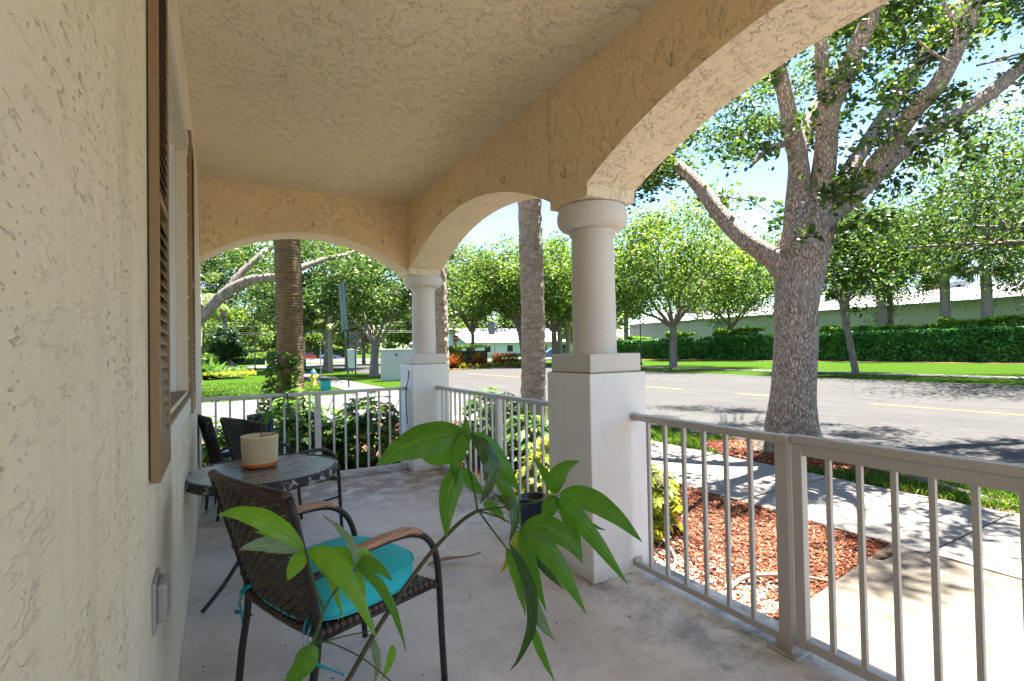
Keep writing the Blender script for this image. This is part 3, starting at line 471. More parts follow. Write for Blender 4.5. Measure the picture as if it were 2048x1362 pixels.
MB().box((XW,2.02,wz1+.062),(XW+.012,3.70,wz1+.10)).build('head_trim','trim_white',house)
mb=MB(); mb.add([(XW,2.36,2.70),(XW+.010,2.36,2.70),(XW+.05,2.36,3.12),(XW,2.36,3.12),(XW,2.02,2.70),(XW+.010,2.02,2.70),(XW+.05,2.02,3.12),(XW,2.02,3.12)],[(0,1,2,3),(7,6,5,4),(0,4,5,1),(1,5,6,2),(3,2,6,7),(0,3,7,4)]); mb.build('cornice_end','trim_cream',house)
for y in (3.515,): 
    mb=MB()
    for k in range(9): mb.lathe([(0,0),(.006,.001),(.005,.006),(0,.008)],(0,0,0),6)
    MB().box((XW,3.50,wz0),(XW+.006,3.535,wz1+.004)).build('side_trim','trim_cream',house)
for k in range(6):
    MB().tube([(XW+.006,3.52,1.26+k*.24),(XW+.013,3.52,1.26+k*.24)],[.007,.005],6).build('screw_stud','trim_white',house)
def shutter(y0,y1,z0,z1,xf):
    t=.018; sf=.035
    s=MB(); x0=XW+.004; s.box((x0,y0,z0),(xf,y0+sf,z1),.0015); s.box((x0,y1-sf,z0),(xf,y1,z1),.0015); s.box((x0,y0+sf,z0),(xf-.0008,y1-sf,z0+.10)); s.box((x0,y0+sf,z1-.06),(xf-.0008,y1-sf,z1)); s.box((x0,y0+sf,1.83),(xf-.0008,y1-sf,1.86))
    sh=s.build('shutter','shutter_brown',house)
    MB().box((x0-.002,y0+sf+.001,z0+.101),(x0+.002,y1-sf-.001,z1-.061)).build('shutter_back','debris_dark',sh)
    first=None; zz=z0+.118
    while zz<z1-.075:
        if not (1.815<zz<1.872):
            if first is None:
                yA,yB=y0+sf+.0005,y1-sf-.0005; q=MB(); q.add([(x0+.004,yA,.012),(xf-.001,yA,-.014),(xf-.001,yA,-.018),(x0+.004,yA,.008),(x0+.004,yB,.012),(xf-.001,yB,-.014),(xf-.001,yB,-.018),(x0+.004,yB,.008)],[(0,1,5,4),(1,2,6,5),(2,3,7,6),(3,0,4,7),(0,3,2,1),(4,5,6,7)])
                first=q.build('slat','shutter_slat',sh,loc=(0,0,zz))
            else:
                c=first.copy(); COL.objects.link(c); c.parent=sh; c.location=(0,0,zz)
        zz+=.034
    return sh
shutter(1.655,1.995,1.06,2.78,XW+.026); shutter(3.60,3.98,1.05,2.76,XW+.026)
# outlet box
ob=MB(); ob.box((XW,1.70,.64),(XW+.010,1.83,.78),.003).build('outlet_plate','outlet_grey',house)
MB().box((XW+.010,1.72,.66),(XW+.034,1.815,.765),.006).build('outlet_cover','outlet_grey',house)
# ------------------------------------------------------------------ porch columns
def column(x0,y0,label,h=1.243,w_=.455):
    c=thing('porch_column',label,'column',(x0,y0,0),group='white pedestal columns carrying the porch arches')
    MB().box((0,0,0),(w_,w_,h),.008).build('pedestal','stucco_white',c)
    MB().box((.012,.012,h),(w_-.012,w_-.012,h+.004)).build('caulk_line','caulk',c)
    MB().box((.022,.022,h+.004),(w_-.022,w_-.022,1.362),.006).build('pedestal_cap','cap_stone',c)
    cc=(w_/2,w_/2,0); z0=1.362; zt=2.318
    MB().lathe([(.145,z0),(.143,z0+.02),(.142,z0+.3),(.138,2.0),(.136,2.13)],cc,48).build('shaft','stucco_column',c,True)
    cap=[(.136,2.13),(.150,2.133),(.152,2.15),(.152,2.165)]+[(.152+.078*math.sin(t*PI/2)**.8 if t<=1 else .152+.078*math.cos((t-1)*PI/2*.42),2.165+.145*(1-math.cos(t*PI/2))/2 if t<=1 else 2.2375+(t-1)*.078) for t in [i/8 for i in range(17)]]+[(.20,zt-.003),(.0,zt-.002)]
    MB().lathe(cap,cc,56).build('capital','stucco_column',c,True)
    return c
column(1.905,2.395,'nearer thick white square pedestal column with round beige shaft and ring capital')
column(1.935,5.69,'farther white pedestal column at the porch corner by the end railing')
column(1.905,-.92,'white pedestal column at the other end of the porch gate')
# ------------------------------------------------------------------ hooks
def hook(loc,rz,label): 
    t=thing('cup_hook',label,'hook',loc,rz,'small metal hooks screwed above the arches')
    MB().box((-.004,-.006,-.035),(0,.006,.035),.001).build('back_plate','hook_metal',t)
    MB().tube([(-.003,0,-.020),(-.020,0,-.030),(-.034,0,-.022),(-.036,0,-.004)],.0038,6,3).build('hook_arm','hook_metal',t); return t
for (y,z,l) in [(1.73,2.80,'small tan hook above the big near arch'),(2.62,2.52,'small tan hook on the beam directly over the near column'),(3.42,2.72,'small tan hook on the beam just left of the near column'),(4.27,2.79,'small tan hook above the top of the side arch'),(4.73,2.78,'small tan hook on the side beam left of the arch top'),(5.48,2.66,'small tan hook on the side beam nearest the far corner')]: hook((XB0-.001,y,z),0,l)
for (x,z,l) in [(.157,2.73,'small tan hook on the end arch nearest the house wall'),(.88,2.78,'small tan hook above the middle of the end arch'),(1.63,2.67,'small tan hook on the end arch nearest the corner column')]: hook((x,YE0-.001,z),PI/2,l)
# ------------------------------------------------------------------ railings
def bal(par,pos,z0,z1,mat,w_=.020,axis='y'):
    me=None
    for p in pos:
        if me is None: me=MB().box((-w_/2,-w_/2,z0),(w_/2,w_/2,z1)).build('baluster',mat,par,loc=p); 
        else: c=me.copy(); COL.objects.link(c); c.parent=par; c.location=p
def bracket(par,loc,axis,s):
    q=MB()
    if axis=='y': q.box((-.03,0,-.045),(.03,.006*s,.005)) if s>0 else q.box((-.03,-.006,-.045),(.03,0,.005)); q.tube([(-.032,0,-.02),(-.032,s*.03,-.02)],.006,6)
    else: q.box((0,-.03,-.045),(.006,.03,.005)) if s>0 else q.box((-.006,-.03,-.045),(0,.03,.005)); q.tube([(0,-.032,-.02),(s*.03,-.032,-.02)],.006,6)
    q.build('bracket','bracket_metal',par,loc=loc)
XR=2.25
r1=thing('porch_railing','grey metal railing from near pedestal to the gate post, mulch behind','railing',(XR,1.42,0))
MB().box((-.028,.03,.945),(.028,.965,.983),.006).build('top_rail','rail_paint',r1)
MB().box((-.019,.03,.035),(.019,.965,.070),.003).build('bottom_rail','rail_paint',r1)
MB().box((-.029,-.029,.012),(.029,.029,.944),.003).build('post','rail_paint',r1)
MB().box((-.034,-.038,.945),(.034,.029,.986),.008).build('post_cap','rail_paint',r1)
MB().box((-.065,-.07,.0),(.065,.07,.010),.002).box((-.040,-.040,.008),(.040,.040,.06),.006).build('post_base','bracket_metal',r1)
bal(r1,[(0,y-1.42,0) for y in (2.275,2.142,2.005,1.868,1.731,1.594)],.070,.945,'rail_paint')
bracket(r1,(0,.967,.983),'y',-1); bracket(r1,(0,.967,.09),'y',-1)
g=thing('porch_gate','grey metal gate with square balusters, right of the gate post','gate',(XR,1.372,0),0)
MB().box((-.027,-1.42,.955),(.027,0,.992),.006).box((-.019,-1.40,.905),(.019,-.045,.954)).build('top_rail','rail_paint',g)
MB().box((-.022,-.045,.045),(.022,0,.954),.003).build('stile','rail_paint',g)
MB().box((-.022,-1.42,.045),(.022,-1.375,.954),.003).build('stile','rail_paint',g)
MB().box((-.019,-1.375,.050),(.019,-.046,.092),.003).build('bottom_rail','rail_paint',g)
bal(g,[(0,-.045-.105-i*.122,0) for i in range(11)],.092,.905,'rail_paint')
r2=thing('porch_railing','grey metal side railing between the two pedestal columns','railing',(XR,0,0))
MB().box((-.026,2.855,.945),(.026,5.685,.980),.006).build('top_rail','rail_paint',r2)
MB().box((-.019,2.855,.035),(.019,5.685,.070),.003).build('bottom_rail','rail_paint',r2)
MB().box((-.028,4.16,.0),(.028,4.216,.945),.003).build('post','rail_paint_lit',r2)
bal(r2,[(0,y,0) for y in [5.57-.125*i for i in range(22)] if abs(y-4.19)>.05 and y>2.9],.070,.945,'rail_paint_lit')
bracket(r2,(0,5.687,.98),'y',-1)
r3=thing('porch_railing','grey metal end railing in lit tone between house wall and corner column','railing',(0,5.93,0))
MB().box((XW+.002,-.026,.940),(1.93,.026,.975),.006).build('top_rail','rail_paint_lit',r3)
MB().box((XW+.002,-.019,.035),(1.93,.019,.070),.003).build('bottom_rail','rail_paint_lit',r3)
MB().box((.90,-.028,0),(.96,.028,.94),.003).build('post','rail_paint_lit',r3)
bal(r3,[(x,0,0) for x in [-.04+.1265*i for i in range(16)] if abs(x-.93)>.05],.070,.940,'rail_paint_lit')
bracket(r3,(1.932,0,.975),'x',-1)
# ------------------------------------------------------------------ wicker chairs
def weave(par,name,fn,nu,nv,mat,amp=.0035,th=.003,seg=3):
    """woven panel: fn(u,v)->(point, normal); nv horizontal strands over nu uprights"""
    V=[];F=[]
    for j in range(nv):
        n_=nu*seg; base=len(V)
        for i in range(n_+1):
            u=i/n_; ph=math.sin(PI*(i/seg)+PI*j)*amp
            for (dv,k) in ((-.06,-.3),(.5,1.0),(1.06,-.3)):
                p,nn=fn(u,(j+dv)/nv); V.append(p+nn*(ph+th*k))
            for (dv,k) in ((1.06,-.3),(.5,1.0),(-.06,-.3)):
                p,nn=fn(u,(j+dv)/nv); V.append(p+nn*(ph-th*k-.001))
        for i in range(n_):
            a=base+i*6
            for q in range(6): F.append((a+q,a+(q+1)%6,a+6+(q+1)%6,a+6+q))
    return mesh_obj(name,V,F,mat,par,True)
def chair(label,loc,rz,wick,wood=True,metal='chair_metal',arms=True,sc=1.0,group='woven porch armchairs'):
    c=thing('wicker_armchair',label,'chair',loc,rz,group); c.scale=(sc,sc,sc)
    def backp(u,v):   # v 0 bottom..1 top ; u across
        y=(u-.5)*2; wd=.235+.035*v; z=.44+v*.475; x=-.225-.12*v-.045*(1-y*y)*(.4+.6*v); z+= .012*(1-y*y)*v
        return Vector((x,y*wd,z)),Vector((-.96,0,-.25)).normalized()
    weave(c,'backrest',backp,20,28,wick,.0042,.0035)
    top=[backp(i/12,1.0)[0]+Vector((0,0,.004)) for i in range(13)]
    MB().tube(top,.016,10,2).build('back_rim',wick,c,True)
    wr=MB()
    for i in range(1,26):
        p=backp(i/26,1.0)[0]+Vector((0,0,.004)); a,b=p+Vector((0,-.008,0)),p+Vector((0,.008,0)); wr.tube([a,(a+b)/2,b],[.0165,.0185,.0165],10,cap=False)
    wr.build('rim_wrap',wick,c,True)
    for s in (-1,1):
        pts=[(-.285,s*.235,0),(-.262,s*.238,.22),(-.235,s*.24,.42)]+[tuple(backp((s+1)/2,v)[0]+Vector((0,s*.006,0))) for v in (.3,.6,1.0)]
        MB().tube(pts,.0135,8,3).build('leg',metal,c,True)
        MB().tube([(-.283,s*.25,.62),(-.2,s*.272,.65),(-.05,s*.283,.672),(.10,s*.284,.668),(.19,s*.282,.63),(.245,s*.278,.55),(.268,s*.272,.42),(.285,s*.265,.2),(.30,s*.262,0)],.013,8,4).build('leg',metal,c,True)
        if wood:
            q=MB(); P=[(-.20,s*.273,.662),(-.10,s*.281,.682),(.0,s*.284,.690),(.10,s*.284,.686),(.165,s*.283,.664)]
            n_=len(P); V=[];F=[]
            for i in range(17):
                t=i/16*(n_-1); k=min(int(t),n_-2); f=t-k; x,y,z=[P[k][m_]*(1-f)+P[k+1][m_]*f for m_ in range(3)]; e=.6 if i in (0,16) else 1
                for yy,zz in ((-.021,-.012),(.021,-.012),(.024,.0),(.016,.010),(-.016,.010),(-.024,0)): V.append((x,y+yy*e,z+zz*e))
            for i in range(16):
                for k in range(6): F.append((i*6+k,i*6+(k+1)%6,i*6+6+(k+1)%6,i*6+6+k))
            F+= [tuple(range(5,-1,-1)),tuple(range(96,102))]
            mesh_obj('armrest',V,F,'arm_wood',c,True)
        MB().tube([(-.258,s*.238,.26),(.275,s*.268,.27)] if not wood else [(-.24,s*.236,.405),(.268,s*.27,.415)],.009,8).build('side_rail',metal,c,True)
    def seatp(u,v):
        y=(u-.5)*2; x=-.235+.50*v; wd=.235+.03*v; z=.428-.012*(1-y*y)+.008*v-(.03*max(0,(v-.93)/.07) if v>.93 else 0)
        return Vector((x,y*wd,z)),Vector((0,0,1))
    weave(c,'seat',seatp,20,26,wick,.0042,.0035)
    for s in (-1,1):
        wr=MB()
        for i in range(20):
            v=(i+.5)/20; p=seatp((s+1)/2,v)[0]; wr.tube([p+Vector((-.011,0,-.004)),p+Vector((0,0,-.004)),p+Vector((.011,0,-.004))],[.012,.0165,.012],8)
        wr.build('seat_edge',wick,c,True)
    wr=MB()
    for i in range(20):
        u=(i+.5)/20; p=seatp(u,1)[0]; wr.tube([p+Vector((0,-.012,.004)),p+Vector((0,0,.004)),p+Vector((0,.012,.004))],[.012,.0165,.012],8)
    wr.build('seat_edge',wick,c,True)
    wr=MB()
    for i in range(20):
        u=(i+.5)/20; p=seatp(u,0)[0]; wr.tube([p+Vector((0,-.012,0)),p,p+Vector((0,.012,0))],[.012,.0165,.012],8)
    wr.build('seat_edge',wick,c,True)
    return c
A1=R(22)
CH1=(.42,2.19,0)
chair('dark brown woven armchair with wooden armrests in front of the table',CH1,A1,'wicker').scale=(1.06,1.06,1.02)
chair('blackish woven armchair beyond the table with teal cushion on it',(.44,4.28,0),R(27),'wicker_far',False)
chair('blackish woven armchair farthest away in the corner by the house wall',(.19,5.25,0),R(12),'wicker_far',False,sc=.94)
def cushion(label,loc,rz,thick=.075,w_=.235,ties=True,mat='cushion_teal'):
    c=thing('seat_cushion',label,'cushion',loc,rz,'teal seat cushions')
    V=[];F=[]; n_=64
    def sup(t,r):
        ct,st_=math.cos(t),math.sin(t); e=2/3.2; return (r*abs(ct)**e*(1 if ct>0 else -1), r*abs(st_)**e*(1 if st_>0 else -1))
    prof=[(0.0,-thick/2),(.8,-thick/2),(.94,-thick*.46),(.985,-thick*.40),(1.0,-thick*.36),(.985,-thick*.33),(.995,0),(.985,thick*.33),(1.0,thick*.36),(.985,thick*.40),(.93,thick*.50),(.8,thick*.60),(.55,thick*.74),(.3,thick*.80),(.02,thick*.82)]
    for r_,z in prof:
        for k in range(n_):
            x,y=sup(2*PI*k/n_,w_*r_); x*=1.0 if x>0 else .96; V.append((x,y,z+.006*mn.noise((x*9,y*9,z*3))))
    for i in range(len(prof)-1):
        for k in range(n_): F.append((i*n_+k,i*n_+(k+1)%n_,(i+1)*n_+(k+1)%n_,(i+1)*n_+k))
    mesh_obj('pad',V,F,mat,c,True)
    for zz in (thick*.37,-thick*.37):
        MB().tube([sup(2*PI*k/48,w_*1.004)+(zz,) for k in range(49)],.0042,6,cap=False).build('piping',mat,c,True)
    if ties:
        for s in (-1,1):
            for pts in ([(-.215,s*.19,-.02),(-.26,s*.235,-.02),(-.285,s*.25,-.05),(-.283,s*.245,-.12),(-.27,s*.25,-.20)],[(-.215,s*.19,-.02),(-.27,s*.215,-.015),(-.29,s*.232,-.06),(-.30,s*.26,-.11),(-.25,s*.31,-.15),(-.20,s*.33,-.19)]):
                q=MB(); P=[Vector(p) for p in pts]; V=[];F=[]
                Q=[]
                for i in range(len(P)-1):
                    p0=P[max(i-1,0)];p1=P[i];p2=P[i+1];p3=P[min(i+2,len(P)-1)]
                    for k in range(6):
                        t=k/6; Q.append(.5*((2*p1)+(p2-p0)*t+(2*p0-5*p1+4*p2-p3)*t*t+(3*p1-p0-3*p2+p3)*t**3))
                Q.append(P[-1])
                for i,p in enumerate(Q):
                    a=Vector((math.cos(i*.35)*.5,math.sin(i*.35)*.4,1)).normalized()*.007; b=Vector((.001,.001,0)); V+=[p-a,p+a,p+a+b,p-a+b]
                for i in range(len(Q)-1):
                    for k in range(4): F.append((i*4+k,i*4+(k+1)%4,i*4+4+(k+1)%4,i*4+4+k))
                mesh_obj('tie',V,F,'tie_teal',c,True)
    return c
def off(base,ang,dx,dy,dz): return (base[0]+dx*math.cos(ang)-dy*math.sin(ang),base[1]+dx*math.sin(ang)+dy*math.cos(ang),dz)
cushion('bright teal square cushion with ribbon ties on the nearest armchair',off(CH1,A1,.0,0,0)[:2]+(.494,),A1,.10,.262)
cushion('teal cushion on the chair beyond the table, mostly hidden',off((.44,4.28),R(27),.0,0,0)[:2]+(.486,),R(27),.10,.25,ties=False)
# small stool with blue top
st_=thing('stool','small dark stool with dusty blue round top by the house wall','stool',(.05,5.66,0))
MB().lathe([(0,.43),(.125,.43),(.135,.445),(.13,.468),(.10,.478),(.0,.482)],n=28).build('seat','navy_glaze',st_,True)
for k in range(4):
    a=PI/4+k*PI/2; MB().tube([(.09*math.cos(a),.09*math.sin(a),.43),(.14*math.cos(a),.14*math.sin(a),0)],.008,8).build('leg','table_black',st_,True)
# ------------------------------------------------------------------ patio table
TX,TY,TR,TZ=.225,3.36,.405,.72
t=thing('patio_table','round patio table with cloudy glass top and peeling black rim','table',(TX,TY,0))
MB().lathe([(0,TZ-.006),(TR-.012,TZ-.006),(TR-.012,TZ),(0,TZ)],n=96).build('tabletop','table_glass',t)
MB().lathe([(TR-.016,TZ-.012),(TR-.014,TZ+.003),(TR-.004,TZ+.006),(TR+.004,TZ+.001),(TR+.006,TZ-.010),(TR+.002,TZ-.016),(TR+.005,TZ-.022),(TR+.003,TZ-.044),(TR-.006,TZ-.050),(TR-.014,TZ-.044),(TR-.016,TZ-.012)],n=120).build('rim','table_rim',t,True)
for k in range(4):
    a=R(20)+k*PI/2; ca,sa=math.cos(a),math.sin(a)
    MB().tube([(.30*ca,.30*sa,TZ-.03),(.18*ca,.18*sa,.60),(.075*ca,.075*sa,.50),(.055*ca,.055*sa,.42),(.10*ca,.10*sa,.30),(.22*ca,.22*sa,.13),(.34*ca,.34*sa,.012)],.012,8,4).build('leg','table_black',t,True)
MB().tube([(.09*math.cos(i*PI/12),.09*math.sin(i*PI/12),.49) for i in range(25)],.008,8).build('ring_brace','table_black',t,True)
MB().tube([(.395*math.cos(R(20)),.395*math.sin(R(20)),TZ-.036),(0,0,TZ-.036),(-.395*math.cos(R(20)),-.395*math.sin(R(20)),TZ-.036)],.009,6).tube([(-.395*math.sin(R(20)),.395*math.cos(R(20)),TZ-.036),(0,0,TZ-.037),(.395*math.sin(R(20)),-.395*math.cos(R(20)),TZ-.036)],.009,6).build('cross_brace','table_black',t,True)
# saucer, ribbed pot, seedling
PX,PY=.205,3.43
s_=MB().lathe([(0,0),(.085,0),(.098,.006),(.105,.024),(.101,.026),(.094,.010),(.085,.006),(0,.006)],n=64).build('saucer','terracotta',None,True,loc=(PX,PY,TZ+.0065)); tag(s_,'orange terracotta saucer on the table under the ribbed pot','saucer')
pr=[];nU,nV=420,84; r0,r1_,hh=.096,.103,.176
V=[];F=[];S_=[]
P_=2*PI*.104/5
for j in range(nV+1):
    z=hh*j/nV; rr=r0+(r1_-r0)*(j/nV)
    for i in range(nU):
        th=2*PI*i/nU; u=((th*.104+P_*.13)%P_)-P_/2; zc=hh*.50
        d=abs(u) if z>zc else math.hypot(u,z-zc)
        if d>P_/2: d=(zc-z)
        sfr=.5+.5*math.cos(2*PI*d/.0082); sv=min(1,max(0,sfr*1.7-.1)); 
        if z>hh*.965 : sv=1
        S_.append(sv); q=rr-.0022*(1-sv); V.append((q*math.cos(th),q*math.sin(th),z))
for j in range(nV):
    for i in range(nU): F.append((j*nU+i,j*nU+(i+1)%nU,(j+1)*nU+(i+1)%nU,(j+1)*nU+i))
k0=len(V)
for rr,z in ((r1_-.002,hh+.002),(r1_-.007,hh+.002),(r1_-.009,hh-.03),(r1_-.010,hh-.04)):
    for i in range(nU): th=2*PI*i/nU; V.append((rr*math.cos(th),rr*math.sin(th),z)); S_.append(1)
for j in range(4):
    a=(nV*nU if j==0 else k0+(j-1)*nU); b=k0+j*nU
    for i in range(nU): F.append((a+i,a+(i+1)%nU,b+(i+1)%nU,b+i))
po=mesh_obj('planter_pot',V,F,'pot_ribbed',None,True,loc=(PX,PY,TZ+.0135)); tag(po,'cream planter pot with carved arch lines standing on orange saucer','pot')
at=po.data.attributes.new('stripe','FLOAT','POINT'); at.data.foreach_set('value',S_)
MB().lathe([(0,.15),(.05,.152),(.0965,.148)],n=24).build('potting_soil','potting_soil',po,True)
# ------------------------------------------------------------------ big leaves
def leaf_mesh(base,mid,tip,wd,tw,nL=14,shape=0,up=Vector((0,0,1))):
    b,m_,t_=Vector(base),Vector(mid),Vector(tip); cam_=Vector((0,0,CAM_H)); V=[];F=[];A=[]
    xs=(-1,-.66,-.33,-.06,0,.06,.33,.66,1)
    for i in range(nL+1):
        t=i/nL; p=(1-t)**2*b+2*t*(1-t)*(2*m_-.5*b-.5*t_)+t*t*t_
        d=(2*(1-t)*((2*m_-.5*b-.5*t_)-b)+2*t*(t_-(2*m_-.5*b-.5*t_))).normalized()
        vd=(p-cam_).normalized(); s=d.cross(vd); s=s.normalized() if s.length>1e-5 else Vector((1,0,0)); s=(s*math.cos(tw)+d.cross(s)*math.sin(tw)).normalized(); nn=s.cross(d)
        if nn.dot(vd)>0: nn=-nn
        wdt=wd*.5*(math.sin(PI*t**.82)**.78)*(1-.25*t) *1.12
        if i==0: wdt=.0008
        if i==nL: wdt=.0004
        for x in xs:
            vein=max(0,1-abs(x)*14) if abs(x)<.07 else 0
            sv=(math.sin((t*nL*1.15-abs(x)*1.5)*2*PI*.8)**8)*.38*(abs(x)>.07)
            V.append(p+s*(x*wdt)+nn*(-abs(x)**1.2*wdt*.30+ .0012*math.sin(t*22+x*3)*abs(x) - (.0 if abs(x)>.05 else .0008))); A.append(min(1,vein+sv))
    k=len(xs)
    for i in range(nL):
        for j in range(k-1): F.append((i*k+j,i*k+j+1,(i+1)*k+j+1,(i+1)*k+j))
    return V,F,A
LM=['big_leaf','big_leaf','leaf_deep','leaf_tipburn','leaf_silver','leaf_lime']
def leaf_obj(parent,base,mid,tip,wd,kind,tw,name='leaf'):
    V,F,A=leaf_mesh(base,mid,tip,wd,tw,24 if wd>.03 else 14); o=mesh_obj(name,V,F,LM[kind],parent,True)
    at=o.data.attributes.new('vein','FLOAT','POINT'); at.data.foreach_set('value',A); return o
# money tree
mt=thing('money_tree','green money tree plant with large palmate leaves leaning across the foreground','plant',(0,0,0))
for pts,r0_,r1_,k in STEMS:
    n_=len(pts); MB().tube(pts,[r0_+(r1_-r0_)*i/(n_-1) for i in range(n_)],8,5).build('stem' if k else 'petiole','stem_brown' if k else 'stem_green',mt,True)
PB=Vector(STEMS[0][0][0]); 
MB().tube([(PB.x,PB.y,PB.z+.01),(PB.x-.01,PB.y+.03,PB.z-.2),(PB.x-.0,PB.y+.07,.40),(PB.x,PB.y+.08,.30)],[.0062,.009,.014,.02],10,5).build('trunk','stem_brown',mt,True)
for b_,m__,t__,wd,kind,tw in LEAF: leaf_obj(mt,b_,m__,t__,wd,kind,tw)
pt=thing('planter_pot','dark blue floor pot below the frame holding the money tree','pot',(PB.x,PB.y+.08,0))
MB().lathe([(0,0),(.11,0),(.15,.03),(.17,.20),(.175,.34),(.182,.345),(.182,.37),(.165,.37),(.16,.30),(0,.295)],n=40).build('pot_body','navy_glaze',pt,True)
MB().lathe([(.0,.315),(.158,.305)],n=24).build('potting_soil','potting_soil',pt)
# seedling in the ribbed pot
sdl=thing('seedling','small green money tree seedling growing in the ribbed cream pot','plant',(PX+.005,PY,TZ+.15))
MB().tube([(0,0,.01),(.003,0,.08),(.012,.0,.16)],.0022,6,3).tube([(.004,0,.01),(.012,0,.07),(.03,0,.13)],.0018,6,3).build('stem','stem_green',sdl,True)
def palm_leaf(par,c,n_,L_,wd,droop=.5,name='leaf',kind=0):
    for k in range(n_):
        a=2*PI*k/n_+random.uniform(-.2,.2); d=Vector((math.cos(a),math.sin(a),0)); l=L_*random.uniform(.8,1.1); b=Vector(c)
        leaf_obj(par,b,b+d*l*.5+Vector((0,0,.1*l)),b+d*l-Vector((0,0,droop*l)),wd,kind,random.uniform(-.9,.9),name)
palm_leaf(sdl,(.014,0,.162),5,.085,.034); palm_leaf(sdl,(.032,0,.132),4,.06,.026,kind=5)
# navy pots
pt=thing('planter_pot','dark navy glazed pot on the floor beside the near column','pot',(2.02,3.24,0),group='navy glazed pots')
MB().lathe([(0,0),(.082,0),(.095,.02),(.108,.16),(.112,.27),(.112,.302),(.098,.302),(.096,.24),(.0,.23)],n=40).build('pot_body','navy_glaze',pt,True)
pt=thing('planter_pot','tall navy pot behind the black chair by the end railing','pot',(.345,5.62,0),group='navy glazed pots')
MB().lathe([(0,0),(.09,0),(.10,.03),(.115,.60),(.12,.765),(.125,.77),(.125,.80),(.108,.80),(.104,.74),(.0,.73)],n=40).build('pot_body','navy_glaze',pt,True)
# ribbon on the rail
rb=MB(); V=[];F=[]
rbn=thing('ribbon','pale green plastic ribbon tied on the end railing behind the pot','ribbon',(.60,5.90,.78))
for a in (-.012,.012):
    q=MB(); q.add([(a-.010,-.034,.20),(a+.010,-.034,.20),(a*2+.008,-.036,.10),(a*2-.010,-.036,.10),(a*3+.012,-.036,.0),(a*3-.008,-.036,-.02)],[(0,1,2,3),(3,2,4,5)]); q.build('ribbon_tail','leaf_silver' if a<0 else 'pole_teal',rbn)
# palm sheath stick
V=[];F=[]
n_=16
for i in range(n_+1):
    t_=i/n_; x=-.17+.36*t_; w_=.026*math.sin(PI*min(1,t_*1.25+.05))**.7*(1-t_*.55)+.004; z=.004+.030*t_+.01*math.sin(t_*6)
    V+=[(x,-w_,z+.004),(x,0,z-.002),(x,w_,z+.007),(x,0,z+.006)]
for i in range(n_):
    for k in range(4): F.append((i*4+k,i*4+(k+1)%4,i*4+4+(k+1)%4,i*4+4+k))
stk=mesh_obj('dry_leaf_sheath',V,F,'dry_sheath',None,True,loc=(1.33,3.14,.004)); stk.rotation_euler=(0,0,R(-10)); tag(stk,'dry brown leaf sheath lying on the porch floor behind the chair','debris')
# floor specks
pts=[(x,y) for x,y in zip(RNG.uniform(-.14,2.2,150),RNG.uniform(1.4,5.6,150)) if x<.5 or random.random()<.25]
o=chips('floor_debris',pts,lambda x,y:.002,'debris_dark',L=(.006,.02),W=(.004,.009),T=.002,tilt=.1); o['label']='tiny dark crumbs and leaf bits on the porch floor'
# wire bundle by the gate
wb=MB()
for i in range(9):
    a=random.uniform(-.03,.03); wb.tube([(2.40+a*.4,1.02+a,.004),(2.42+a,.93,.010+i*.002),(2.43-a*.5,.80,.018+i*.003),(2.42+a*.7,.70,.006)],.0022,5,4)
o=wb.build('wire_bundle','wire_black',None,True); tag(o,'bundle of thin black wires on the step under the gate','cable')
# cable at far column
o=MB().tube([(1.90,5.80,.55),(1.885,5.79,.75),(1.89,5.80,.95),(1.915,5.80,1.05),(1.925,5.80,1.17)],.006,6,5).build('cable','wire_black',None,True); tag(o,'black cable hanging down the left side of the corner column','cable')
